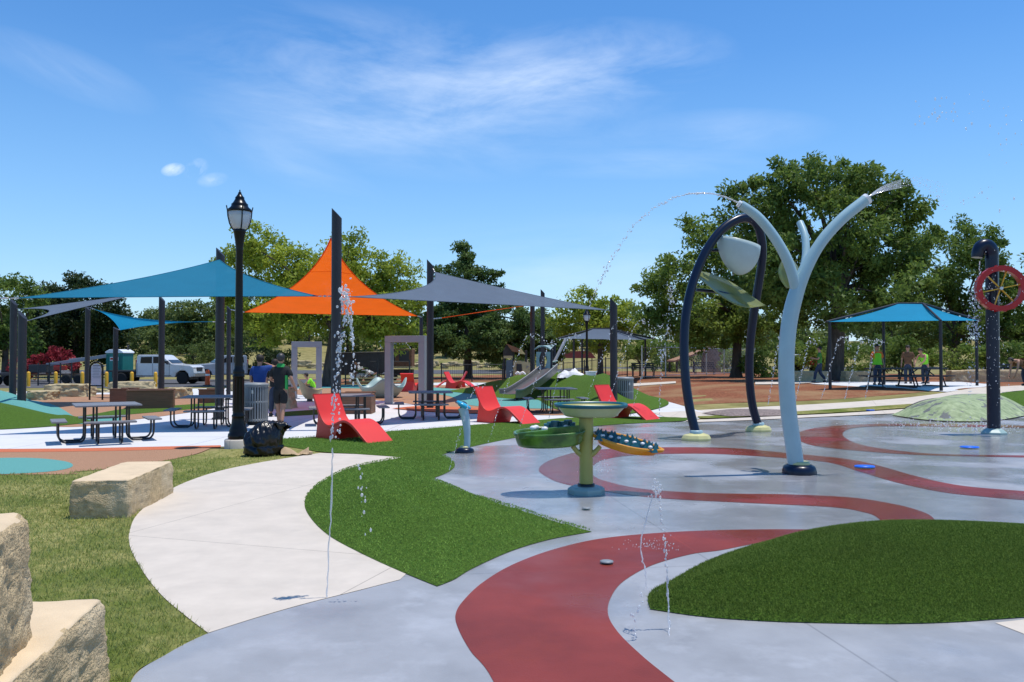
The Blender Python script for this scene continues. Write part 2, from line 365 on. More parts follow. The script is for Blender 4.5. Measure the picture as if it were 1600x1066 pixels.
MT['green_dull'] = mat('moss_green_shirt', (.06, .22, .03), .85)
MT['bark'] = mat('tree_bark', (.075, .058, .045), .95, scale=6, var=.5, bump=1.0, bscale=20, stretch=(1, 1, .25))
MT['water'] = mat('water_drops', (.93, .95, .97), .08, var=.02, spec=.6, trans=.35, translucent=.3)
_m = MT['water']; _n = _m.node_tree.nodes; _l = _m.node_tree.links; _o = _n['Material Output']; _c = _o.inputs[0].links[0].from_socket
_t = _n.new('ShaderNodeBsdfTransparent'); _x = _n.new('ShaderNodeMixShader'); _x.inputs[0].default_value = .38; _l.new(_c, _x.inputs[1]); _l.new(_t.outputs[0], _x.inputs[2]); _l.new(_x.outputs[0], _o.inputs[0])
MT['brown_plastic'] = mat('brown_plastic', (.23, .12, .06), .5, var=.1)
MT['tan_plastic'] = mat('tan_plastic', (.45, .40, .22), .55, var=.1)
MT['slate_plastic'] = mat('slate_blue_plastic', (.10, .15, .19), .5, var=.1)
MT['tarp'] = mat('white_tarp', (.72, .71, .70), .6, var=.1, scale=3, bump=.5, bscale=6)
MT['wall_stone'] = mat('chimney_stone', (.27, .21, .15), .9, scale=5, var=.35, bump=.8, bscale=14)
MT['skin'] = mat('skin', (.42, .22, .14), .55, var=.06)
MT['shirt_blue'] = mat('blue_shirt', (.012, .055, .24), .85, var=.15, bump=.3, bscale=18)
MT['shirt_black'] = mat('black_shirt', (.012, .013, .014), .85, var=.2, bump=.3, bscale=18)
MT['green_cloth'] = mat('green_cloth', (.02, .30, .07), .85, var=.1)
MT['hi_vis'] = mat('hi_vis_green', (.25, .75, .03), .8, var=.1)
MT['hi_vis_orange'] = mat('hi_vis_orange', (.8, .17, .02), .8)
MT['jeans'] = mat('dark_jeans', (.03, .045, .08), .9, var=.2)
MT['hair'] = mat('dark_hair', (.015, .012, .010), .7)
MT['orange_plastic'] = mat('orange_traffic_plastic', (.8, .10, .01), .5)
MT['panel'] = mat('notice_panel', (.60, .58, .66), .5, var=.04)
MT['grey_text'] = mat('grey_lettering', (.22, .22, .27), .6)
MT['red_roof'] = mat('faded_red_roof', (.30, .055, .045), .7)
# ------------------------------------------------------------------ the ground and its sheets
def to_world(pts):
    """px pairs -> ground; ('w',x,y) world; a trailing 'c' marks a sharp corner; smooth closed outline"""
    P = []; C = []
    for p in pts:
        if p[0] == 'w': P.append(Vector((p[1], p[2], 0)))
        else: q = g(p[0], p[1]); P.append(Vector((q.x, q.y, 0)))
        C.append(p[-1] == 'c')
    return P, C
def outline(pts, n=7):
    P, C = to_world(pts)
    k = len(P); ci = [i for i in range(k) if C[i]]
    if not ci: ci = [0]
    out = []
    for a in range(len(ci)):
        i0 = ci[a]; i1 = ci[(a + 1) % len(ci)]
        if i1 <= i0: i1 += k
        seg = [P[i % k] for i in range(i0, i1 + 1)]
        out += (seg[:1] if len(seg) == 2 else spline(seg, n)[:-1])
    res = [out[0]]
    for p in out[1:]:
        if (p - res[-1]).length > .004: res.append(p)
    if (res[0] - res[-1]).length < .004: res.pop()
    return np.array([(p.x, p.y) for p in res])
def inside(poly, X, Y):
    r = np.zeros(X.shape, bool); n = len(poly); j = n - 1
    for i in range(n):
        xi, yi = poly[i]; xj, yj = poly[j]
        c = ((yi > Y) != (yj > Y)) & (X < (xj - xi) * (Y - yi) / (yj - yi + 1e-12) + xi); r ^= c; j = i
    return r
def edge_dist(poly, X, Y):
    d = np.full(X.shape, 1e9); n = len(poly)
    for i in range(n):
        a = poly[i]; b = poly[(i + 1) % n]; e = b - a; L = max(e @ e, 1e-12)
        t = np.clip(((X - a[0]) * e[0] + (Y - a[1]) * e[1]) / L, 0, 1)
        d = np.minimum(d, np.hypot(X - a[0] - t * e[0], Y - a[1] - t * e[1]))
    return d
def sheet(name, pts, lvl, m, spacing=1.2, bulge=None, poly=None, smooth=True, skirt=0, parent=None):
    """a ground covering draped on the terrain, lvl steps of 6 mm above it"""
    if poly is None: poly = outline(pts)
    x0, y0 = poly.min(0); x1, y1 = poly.max(0)
    gx, gy = np.meshgrid(np.arange(x0 + spacing * .5, x1, spacing), np.arange(y0 + spacing * .5, y1, spacing)); gx = gx.ravel(); gy = gy.ravel()
    k = inside(poly, gx, gy); gx, gy = gx[k], gy[k]
    if len(gx):
        k = edge_dist(poly, gx, gy) > spacing * .35; gx, gy = gx[k], gy[k]
    n = len(poly)
    vs = [Vector(p) for p in poly] + [Vector(p) for p in zip(gx, gy)]
    r = delaunay_2d_cdt(vs, [(i, (i + 1) % n) for i in range(n)], [], 1, 1e-5)
    V = np.array([(p.x, p.y) for p in r[0]]); T = r[2]
    z = h(V[:, 0], V[:, 1]) + lvl * (.003 + .005 * S(18, 24, V[:, 1]))
    if bulge is not None: z = z + bulge(V[:, 0], V[:, 1], edge_dist(poly, V[:, 0], V[:, 1]))
    Vn = np.column_stack([V, z])
    vl = [tuple(p) for p in Vn]; fl = [tuple(t) for t in T]
    fl = [f if np.cross(V[f[1]] - V[f[0]], V[f[2]] - V[f[0]]) > 0 else f[::-1] for f in fl]
    o = raw_mesh(name, vl, fl, m, parent, smooth)
    return o, poly
def struct(o): o['kind'] = 'structure'; return o
# terrain
ys = np.concatenate([np.arange(-30, 0, 3.0), np.arange(0, 60, 1.0), np.arange(60, 200, 3.0), np.array([210, 240, 300, 400, 600, 900])])
xs = np.concatenate([[-900, -500, -300, -200, -150], np.arange(-110, -30, 5.0), np.arange(-30, 45, 1.5), np.arange(45, 120, 5.0), [150, 200, 300, 500, 900]])
gx, gy = np.meshgrid(xs, ys); V = np.column_stack([gx.ravel(), gy.ravel(), h(gx, gy).ravel()]); nx = len(xs)
Fc = [(i * nx + j, i * nx + j + 1, (i + 1) * nx + j + 1, (i + 1) * nx + j) for i in range(len(ys) - 1) for j in range(nx - 1)]
struct(raw_mesh('ground', V, Fc, MT['ground'], None, True))
# sheets of the ground
lawn_o, lawn_p = sheet('lawn', [('w', -14, 2), ('w', -2.2, 2, 'c'), ('w', -1.5, 3.6), (205, 1066), (260, 1025), (325, 992, 'c'), (290, 965), (250, 930), (220, 890), (203, 855), (203, 830), (215, 805), (245, 780), (285, 757), (340, 738), (400, 725), (460, 715), (500, 709, 'c'), (470, 700), (430, 698), (340, 704, 'c'), (300, 712), (220, 726), (120, 737), (0, 742), ('w', -16, 12.3, 'c'), ('w', -16, 2, 'c')], 2, MT['lawn'], 1.0)
struct(lawn_o)
struct(sheet('splash_pad', [('w', -2.4, 2, 'c'), ('w', -1.7, 3.6), (205, 1066), (260, 1025), (325, 992), (400, 968), (480, 945), (560, 925), (625, 908, 'c'), (600, 790), (640, 745), (690, 712, 'c'), (720, 702), (800, 685), (870, 672), (960, 665), (1040, 661), (1200, 657), (1320, 652), (1400, 648), (1500, 645), (1600, 643), ('w', 22, 28.0, 'c'), ('w', 22, 2, 'c')], 3, MT['pad'], 1.0)[0])
struct(sheet('cream_path', [(325, 992, 'c'), (290, 965), (250, 930), (220, 890), (203, 855), (203, 830), (215, 805), (245, 780), (285, 757), (340, 738), (400, 725), (460, 715), (500, 709, 'c'), (560, 711), (640, 716, 'c'), (600, 740), (560, 780), (580, 840), (640, 894, 'c'), (625, 908, 'c'), (560, 925), (480, 945), (400, 968)], 4, MT['path'], 1.0)[0])
struct(sheet('plaza', [('w', -22, 15.6, 'c'), (0, 706), (200, 703), (300, 700), (380, 697), (430, 694), (470, 690, 'c'), (620, 678), (730, 670), (900, 659), (1000, 658), (1080, 660, 'c'), (1110, 648, 'c'), (1060, 633, 'c'), (1020, 622), (985, 612), (960, 606), (900, 600, 'c'), (700, 598, 'c'), (420, 606, 'c'), (100, 611, 'c'), (0, 613, 'c'), ('w', -24, 41, 'c')], 2, MT['plaza'], 1.3)[0])
struct(sheet('brown_rubber', [('w', -22, 15.3, 'c'), (0, 707), (200, 704), (330, 701, 'c'), (300, 712), (220, 727), (120, 738), (0, 743), ('w', -18, 12.2, 'c')], 4, MT['rubber_brown'], 1.2)[0])
struct(sheet('orange_strip', [(-60, 703, 'c'), (100, 702), (250, 699), (345, 697, 'c'), (345, 700, 'c'), (250, 704), (100, 707), (-60, 708, 'c')], 5, MT['rubber_orange'], 1.2)[0])
struct(sheet('teal_circle', [(-80, 745), (-90, 728), (-20, 718), (50, 717), (100, 722), (114, 729), (95, 736), (40, 741)], 5, MT['rubber_teal'], 1.2)[0])
# rubber and turf around the left tables
struct(sheet('brown_rubber_walk', [(-40, 655, 'c'), (60, 622), (160, 617), (300, 621), (345, 632), (330, 640), (250, 652), (190, 659), (120, 668), (40, 664)], 3, MT['rubber_brown'], 1.2)[0])
struct(sheet('turf_strip', [(105, 655, 'c'), (150, 648), (200, 640), (300, 633), (345, 630, 'c'), (345, 637, 'c'), (250, 645), (190, 650)], 4, MT['turf'], 1.2)[0])
struct(sheet('teal_rubber_strip', [(90, 662, 'c'), (130, 655), (190, 652, 'c'), (190, 659, 'c'), (140, 664)], 4, MT['rubber_teal'], 1.2)[0])
struct(sheet('turf_verge', [(440, 645, 'c'), (500, 641), (560, 640, 'c'), (560, 646, 'c'), (440, 652, 'c')], 3, MT['turf'], 1.2)[0])
struct(sheet('brown_rubber_apron', [(430, 612, 'c'), (560, 604), (760, 604), (960, 640), (880, 650), (760, 646), (690, 641), (640, 632), (560, 624), (470, 618)], 3, MT['rubber_brown'], 1.2)[0])
struct(sheet('teal_rubber_apron', [(440, 608, 'c'), (560, 608), (690, 618), (730, 634), (850, 640), (930, 634, 'c'), (880, 628), (780, 622), (700, 608), (560, 602)], 4, MT['rubber_teal'], 1.2)[0])
struct(sheet('orange_rubber_apron', [(612, 640, 'c'), (660, 636), (720, 638), (860, 645, 'c'), (780, 648), (690, 646)], 5, MT['rubber_orange'], 1.2)[0])
# right side: mulch bed, paths, slab
struct(sheet('red_mulch', [(380, 600, 'c'), (420, 604), (700, 597), (900, 599), (985, 611), (1030, 624), (1062, 634, 'c'), (1250, 627), (1400, 617), (1480, 610), ('w', 26, 36.5, 'c'), ('w', 34, 58, 'c'), (1300, 583, 'c'), (900, 583, 'c'), (700, 588, 'c'), (560, 592), (400, 592, 'c')], 1, MT['mulch'], 1.4)[0])
struct(sheet('right_path', [(1020, 646, 'c'), (1110, 641), (1250, 634), (1400, 624), (1480, 614), (1540, 606, 'c'), (1700, 598, 'c'), (1700, 640, 'c'), (1560, 632), (1480, 628), (1400, 635), (1250, 645), (1110, 652), (1050, 657, 'c')], 3, MT['path'], .9)[0])
struct(sheet('pad_edge', [(1070, 659, 'c'), (1250, 651), (1400, 642), (1500, 636), (1700, 632, 'c'), (1700, 640, 'c'), (1500, 645), (1400, 648), (1250, 655), (1100, 661)], 5, MT['path'], .9)[0])
struct(sheet('grass_verge', [(1090, 652, 'c'), (1250, 644), (1400, 634), (1500, 628, 'c'), (1500, 633, 'c'), (1400, 640), (1250, 649), (1110, 655)], 4, MT['lawn'], .9)[0])
struct(sheet('shelter_slab', [(1265, 601, 'c'), (1300, 598, 'c'), (1500, 598, 'c'), (1560, 603, 'c'), (1480, 614, 'c')], 5, MT['plaza'], .9)[0])
struct(sheet('tree_path', [(1180, 598, 'c'), (1240, 597), (1300, 594), (1300, 597, 'c'), (1240, 601), (1180, 602, 'c')], 5, MT['path'], 1.2)[0])
struct(sheet('far_path', [(960, 602, 'c'), (1056, 597, 'c'), (1056, 600, 'c'), (970, 606, 'c')], 5, MT['path'], 1.2)[0])
struct(sheet('parking_lot', [('w', -70, 48, 'c'), ('w', -70, 66, 'c'), ('w', -14, 66, 'c'), ('w', -14, 52, 'c'), ('w', -22, 47, 'c')], 2, MT['asphalt'], 3)[0])
struct(sheet('park_road', [('w', -90, 88, 'c'), ('w', -10, 88), ('w', 90, 86, 'c'), ('w', 90, 94, 'c'), ('w', -10, 97), ('w', -90, 97, 'c')], 3, MT['asphalt'], 3)[0])
gravel_o = sheet('gravel', [(1096, 648, 'c'), (1150, 643, 'c'), (1235, 646, 'c'), (1222, 652, 'c'), (1140, 653, 'c')], 6, MT['gravel'], .3, bulge=lambda x, y, d: np.minimum(d, .15) * .5)[0]; struct(gravel_o)
# red ribbons in the pad
struct(sheet('red_ribbon', [('w', .12, 3.2, 'c'), (770, 1066), (735, 1020), (716, 985), (712, 962), (725, 940), (755, 912), (800, 885), (860, 862), (930, 845), (1010, 836), (1100, 831), (1205, 829), (1330, 830, 'c'), (1330, 850, 'c'), (1210, 848), (1125, 862), (1080, 868), (1020, 885), (975, 910), (955, 935), (950, 962), (965, 990), (1000, 1025), (1050, 1066), ('w', 1.2, 3.2, 'c')], 4, MT['red'], .8)[0])
struct(sheet('red_loop', [(2000, 806, 'c'), (1640, 788), (1600, 783), (1540, 778), (1470, 770), (1400, 755), (1340, 737), (1290, 723), (1200, 715), (1100, 710), (1000, 712), (950, 718), (928, 728), (928, 745), (960, 757), (1010, 766), (1080, 771), (1150, 773), (1230, 774), (1330, 779), (1400, 790), (1440, 801), (1458, 811), (1470, 830, 'c'), (1385, 830, 'c'), (1372, 811), (1350, 802), (1300, 794), (1180, 788), (1080, 783), (1010, 778), (940, 768), (880, 757), (852, 745), (842, 734), (858, 721), (900, 708), (960, 702), (1040, 700), (1140, 701), (1230, 709), (1320, 718), (1370, 728), (1430, 745), (1500, 760), (1600, 769), (1640, 772), (2000, 786, 'c')], 4, MT['red'], .8)[0])
struct(sheet('red_curl', [(1950, 716, 'c'), (1660, 718), (1600, 716), (1440, 712), (1350, 706), (1275, 698), (1248, 688), (1247, 677), (1290, 668), (1370, 664), (1480, 664), (1660, 668), (1950, 676, 'c'), (1950, 681, 'c'), (1660, 671), (1480, 668), (1400, 667), (1340, 669), (1318, 676), (1322, 686), (1350, 697), (1410, 706), (1480, 711), (1660, 713), (1950, 711, 'c')], 4, MT['red'], .8)[0])
struct(sheet('corner_path', [(1555, 976, 'c'), (1700, 960, 'c'), (1750, 1060, 'c'), (1640, 1010)], 4, MT['path'], .8)[0])
# artificial turf, mounded
main_turf = [(395, 690, 'c'), (470, 686), (620, 675), (730, 667), (900, 655), (1000, 654), (1092, 656, 'c'), (1060, 660), (960, 665), (870, 673), (790, 688), (720, 703), (690, 712, 'c'), (705, 720), (710, 731), (690, 744), (650, 757), (630, 766, 'c'), (700, 772), (760, 784), (830, 805), (880, 821), (925, 833, 'c'), (860, 845), (800, 863), (740, 890), (710, 908), (683, 919, 'c'), (620, 893), (560, 865), (515, 840), (488, 815), (476, 792), (482, 772), (505, 753), (550, 732), (630, 716, 'c'), (560, 711), (500, 707), (450, 699)]
def main_bulge(x, y, d):
    lobe = np.exp(-(((x + 1.25) / 1.3) ** 2 + ((y - 8.9) / 1.6) ** 2))
    crease = np.exp(-((x + 1.0 + .35 * (y - 8.6)) / .16) ** 2) * np.exp(-((y - 8.5) / .8) ** 2)
    return (.025 + .03 * lobe) * S(0, .05, d) + S(0, .9, d) * (.33 * lobe - .10 * crease)
mt_o, mt_p = sheet('turf_mound', main_turf, 5, MT['turf'], .16, bulge=main_bulge); struct(mt_o)
near_turf = [(1016, 955, 'c'), (1100, 967), (1200, 974), (1300, 977), (1400, 978), (1500, 975), (1600, 968), ('w', 4.9, 5.7), ('w', 5.9, 6.4, 'c'), ('w', 5.6, 7.1), ('w', 4.6, 7.75), ('w', 3.4, 7.95), ('w', 2.4, 7.55), ('w', 1.65, 6.85), ('w', 1.15, 6.15), (1014, 935)]
def near_bulge(x, y, d): return .03 * S(0, .04, d) + .30 * (1 - np.exp(-d / .55)) * S(0, .5, d) ** .5
nt_o, nt_p = sheet('turf_hill', near_turf, 5, MT['turf'], .14, bulge=near_bulge); struct(nt_o)
slide_hill = [(690, 612), (728, 616), (791, 624), (835, 625), (850, 632), (866, 640), (900, 647), (955, 651), (1003, 645), ('w', 5.5, 29), ('w', 5.3, 33), ('w', 3.8, 37), ('w', 0.5, 40), ('w', -2.5, 42)]
def sl_bulge(x, y, d): return 1.36 * S(0, 3.2, d) ** .8
sh_o, sh_p = sheet('slide_hill', slide_hill, 5, MT['turf'], .4, bulge=sl_bulge); struct(sh_o)
lt_o, lt_p = sheet('left_turf_hill', [(-260, 675, 'c'), (-60, 674), (60, 669), (150, 661, 'c'), (80, 645), (0, 635), (-140, 630)], 5, MT['turf'], .4, bulge=lambda x, y, d: .42 * S(0, 2.0, d)); struct(lt_o)
struct(sheet('teal_rubber_hill', [(-120, 646, 'c'), (-20, 655), (60, 657), (115, 652, 'c'), (80, 633), (30, 625), (-60, 622)], 4, MT['rubber_teal'], .4, bulge=lambda x, y, d: .55 * S(0, 1.8, d))[0])
struct(sheet('right_turf_hill', [(1530, 636), (1600, 645), (1700, 650), (1760, 630), (1680, 612), (1600, 612), (1550, 620)], 6, MT['turf'], .4, bulge=lambda x, y, d: .35 * S(0, 1.5, d))[0])
# ------------------------------------------------------------------ blades
def blade_mat(name, c1, c2, scale):
    return mat(name, c1, .75, var=0, scale=scale, col2=c2, spec=.15, translucent=.3, lo=.35, hi=.65, detail=4)
MT['turf_blade'] = speckle(blade_mat('turf_blades', (.045, .092, .011), (.22, .32, .06), 80), .8, (.09, .125, .025), .5, .7, .55)
MT['turf_blade_nap_lit'] = speckle(blade_mat('nap_lit_turf_blades', (.10, .195, .024), (.31, .48, .095), 80), .9, (.10, .15, .03), .5, .68, .55)  # same turf, paler with dark patches: shading of the nap put into colour
def hillz(x, y):
    X = np.array([x]); Y = np.array([y]); return float(hh(x, y) + (sl_bulge(X, Y, edge_dist(sh_p, X, Y))[0] if inside(sh_p, X, Y)[0] else 0))
MT['lawn_blade'] = speckle(blade_mat('lawn_blades', (.25, .30, .055), (.55, .53, .22), 16), .55, (.14, .22, .04), .45, .6, .7)
def blades(name, poly, zf, n, hgt, wid, m, near=99, ymin=3.5, dens_falloff=True, xmin=-99, lean=.6):
    x0, y0 = poly.min(0); x1, y1 = poly.max(0); y0 = max(y0, ymin); y1 = min(y1, near); x0 = max(x0, xmin)
    X = nrng.uniform(x0, x1, n * 3); Y = nrng.uniform(y0, y1, n * 3)
    # keep what the photograph could see, denser near the eye
    k = (np.abs(X) < Y * .66 + .6)
    if dens_falloff: k &= nrng.random(n * 3) < np.clip((y0 + 1.0) / Y, .12, 1) ** 1.3
    if near < 90: k &= nrng.random(n * 3) < np.clip((near - Y) / 6, 0, 1)
    X, Y = X[k], Y[k]; k = inside(poly, X, Y); X, Y = X[k][:n], Y[k][:n]
    Z = zf(X, Y) - .004; n = len(X); a = nrng.uniform(0, 6.283, n); l = nrng.uniform(0, 6.283, n)
    sc_ = np.clip(Y / 5.5, 1, 2.2)
    H_ = hgt * nrng.uniform(.6, 1.25, n); W = wid * nrng.uniform(.7, 1.3, n) * sc_; ln = H_ * lean * nrng.uniform(.2, 1, n)
    V = np.empty((n * 3, 3)); V[0::3] = np.column_stack([X - np.cos(a) * W / 2, Y - np.sin(a) * W / 2, Z]); V[1::3] = np.column_stack([X + np.cos(a) * W / 2, Y + np.sin(a) * W / 2, Z])
    V[2::3] = np.column_stack([X + np.cos(l) * ln, Y + np.sin(l) * ln, Z + H_])
    o = raw_mesh(name, V, np.arange(n * 3).reshape(n, 3), m); o['kind'] = 'stuff'; return o
tag(blades('artificial_grass', nt_p, lambda x, y: h(x, y) + .03 + near_bulge(x, y, edge_dist(nt_p, x, y)), 210000, .018, .005, MT['turf_blade'], lean=1.2), 'short dense green artificial grass on the near mound', 'grass')
tag(blades('artificial_grass', mt_p, lambda x, y: h(x, y) + .03 + main_bulge(x, y, edge_dist(mt_p, x, y)), 170000, .018, .006, MT['turf_blade_nap_lit'], near=22, lean=1.2), 'green artificial grass on the winding mound beside the cream path', 'grass')
tag(blades('lawn_grass', lawn_p, lambda x, y: h(x, y) + .012, 190000, .038, .006, MT['lawn_blade'], near=15.5, lean=1.0), 'patchy green and straw coloured lawn grass by the stone blocks', 'grass')
# ------------------------------------------------------------------ sail posts and sails
def depth_of(py): return F * EYE / (py - HOR)
def post(px, Y, toppy, r, label, slant=1, rot=0.0):
    b = at(px, 600, Y); b.z = hh(b.x, b.y); z1 = at(px, toppy, Y).z - b.z
    o = empty('sail_post', b, rot, label, 'post', 'charcoal posts of the shade sails')
    n = 24; m = MB(); sl = r * 2.1 * slant
    ring0 = [(r * math.cos(2 * math.pi * j / n), r * math.sin(2 * math.pi * j / n), 0.0) for j in range(n)]
    ring1 = [(p[0], p[1], z1 - sl * (p[0] / r + 1) / 2) for p in ring0]
    m.add(ring0 + ring1, [(j, (j + 1) % n, n + (j + 1) % n, n + j) for j in range(n)], True); m.add(ring1, [tuple(range(n))])
    m.build('pole', MT['post'], o)
    m2 = MB().lathe([(r * 1.9, 0), (r * 1.9, .03), (r * 1.05, .035)], n=20)
    for k in range(6):
        a = k * math.pi / 3; m2.lathe([(.022, .03), (.022, .06)], (r * 1.5 * math.cos(a), r * 1.5 * math.sin(a), 0), n=6)
    m2.build('base_plate', MT['post'], o)
    o['z1'] = z1; return o
P1 = post(525, 19.5, 325, .118, 'tall charcoal sail post in front of the orange sail, slanted top')
P3 = post(343, 22.9, 387, .118, 'charcoal sail post just left of the black lamp post at the teal sail peak')
P2 = post(672, 27.8, 405, .118, 'charcoal sail post at the peak of the grey sail beside the right portal frame')
P10 = post(959, 26.3, 466, .118, 'charcoal sail post behind the right red lounger beside the grey slatted bin')
P4 = post(252, 32, 462, .115, 'charcoal sail post at the right end of the brown planter box')
P5 = post(180, 35, 511, .100, 'charcoal sail post in front of the green portable toilet', .6)
P6 = post(136, 37, 478, .105, 'charcoal sail post left of the arched notice board')
P7 = post(20, 32, 467, .125, 'farther of the two charcoal sail posts at the left edge of the photo')
P8 = post(34, 25, 486, .120, 'nearer of the two charcoal sail posts at the left edge by the teal hill')
P9 = post(357, 33.5, 478, .085, 'thin charcoal sail post behind the black lamp post')
P13 = post(658, 34, 492, .075, 'thin charcoal sail post seen inside the right portal frame')
P11 = post(832, 40, 470, .115, 'charcoal sail post behind the teal slide hood')
P12 = post(848, 48, 452, .12, 'far charcoal sail post behind the teal slide hood, under the grey sail')
POSTS = {'A': None}
def sail(name, corners, m, label, inset, droop=.12, anchors=None, seams=0):
    """a triangular fabric sail with hollow edges, its corner hardware and hem"""
    A, B, C = [Vector(c) for c in corners]; cen = (A + B + C) / 3; n = 26
    o = empty(name, cen, 0, label, 'shade sail'); nrm = (B - A).cross(C - A).normalized()
    if nrm.z < 0: nrm = -nrm
    def inw(P, Q, Rr):
        d = (Q - P).normalized(); v = Rr - P; v = v - d * v.dot(d); return v.normalized()
    E = ((A, B, C, inset[0]), (B, C, A, inset[1]), (C, A, B, inset[2]))
    def pt(u, v, t):
        p = A * u + B * v + C * t
        for (P, Q, Rr, s), a, b, c in zip(E, (u, v, t), (v, t, u), (t, u, v)):
            p = p + inw(P, Q, Rr) * (4 * a * b * (1 - c) * s * (P - Q).length)
        return p - Vector((0, 0, 1)) * droop * 27 * u * v * t - cen
    idx = {}; vs = []; fs = []
    for i in range(n + 1):
        for j in range(n + 1 - i):
            idx[i, j] = len(vs); vs.append(pt(i / n, j / n, 1 - (i + j) / n))
    for i in range(n):
        for j in range(n - i):
            fs.append((idx[i, j], idx[i + 1, j], idx[i, j + 1]))
            if j < n - i - 1: fs.append((idx[i + 1, j], idx[i + 1, j + 1], idx[i, j + 1]))
    MB().add(vs, fs, True).build('fabric', m, o)
    hem = MB()
    for k in range(3):
        path = []
        for q in range(31):
            t = q / 30; w3 = [0, 0, 0]; w3[k] = 1 - t; w3[(k + 1) % 3] = t; path.append(pt(*w3))
        hem.tube(path, .018, 5, flat=.5)
    hem.build('hem', m, o)
    if seams:
        sm = MB()
        for q in range(1, seams + 1):
            f = q / (seams + 1); path = []
            for k in range(25):
                t = k / 24; u = f + .12 * math.sin(math.pi * t) * (1 - f); path.append(pt(u, (1 - u) * t, (1 - u) * (1 - t)) + Vector((0, 0, -.004)))
            sm.tube(path, .010, 4, flat=.5)
        sm.build('seam', m, o)
    if anchors:
        for c, a in zip((A, B, C), anchors):
            if a is None: continue
            a = Vector(a); d = a - c; L = d.length
            hw = MB(); k = max(3, int(L / .16))
            for q in range(k):
                p0 = c + d * (q / k) - cen; p1 = c + d * ((q + .8) / k) - cen
                hw.tube([p0, (p0 + p1) / 2, p1], [.012, .028 if q % 2 else .018, .012], 6)
            hw.build('tensioner', MT['steel'], o)
            MB().lathe([(.14, -.07), (.14, .07)], (a.x - cen.x, a.y - cen.y, a.z - cen.z), 16).build('clamp', MT['post'], o) if False else None
    return o
def on(p, px_off, z): return Vector((p.location.x + px_off, p.location.y, z))
z1 = at(525, 463, 19.5).z
S1A = at(30, 466, 18.4); S1B = at(497, 463, 19.4); S1C = at(343, 406, 22.8)
sail('shade_sail', (S1A, S1B, S1C), MT['teal_sail'], 'dark teal shade sail rising to a peak behind the black lamp post', (.006, .06, .06), .05, (at(-20, 466, 18.2), on(P1, -.1, z1), on(P3, 0, at(343, 399, 22.9).z)))
S3A = at(545, 464, 19.7); S3B = at(950, 485, 26.2); S3C = at(679, 425, 27.6)
sail('shade_sail', (S3A, S3B, S3C), MT['grey_sail'], 'grey shade sail stretching right from the tall post to the post behind the red lounger', (.004, .045, .085), .05, (on(P1, .1, z1), on(P10, -.1, at(959, 486, 26.3).z), on(P2, .06, at(672, 417, 27.8).z)), 3)
S2A = at(517, 372, 19.75); S2B = at(382, 488, 31); S2C = at(652, 494, 33)
sail('shade_sail', (S2A, S2B, S2C), MT['orange_sail'], 'big bright orange shade sail peaking behind the tall post', (.042, .0, .042), .15, (on(P1, -.03, at(517, 360, 19.6).z), at(360, 484, 33.4), at(659, 496, 33.9)), 2)
sail('shade_sail', (at(690, 497, 29), at(826, 477, 39.5), at(758, 486.4, 46)), MT['orange_sail'], 'thin orange shade sail seen edge on under the grey sail', (.0, .02, .02), .0, (on(P2, .05, at(676, 499, 27.9).z), on(P11, -.1, at(832, 476, 40).z), None))
sail('shade_sail', (at(31, 483, 31.8), at(44, 501, 25.2), at(212, 461, 32)), MT['grey_sail'], 'narrow purple grey shade sail at far left under the teal sail', (.10, .015, .015), .05, (on(P7, .1, at(21, 483, 32).z), on(P8, .1, at(36, 501, 25).z), None))
sail('shade_sail', (at(149, 484, 36.8), at(188, 516, 34.9), at(332, 503, 33)), MT['blue_sail'], 'small bright blue shade sail between two posts at left', (.045, .03, .03), .05, (on(P6, .05, at(138, 480, 37).z), on(P5, .05, at(181, 514, 35).z), on(P9, -.05, at(345, 503, 33).z)))
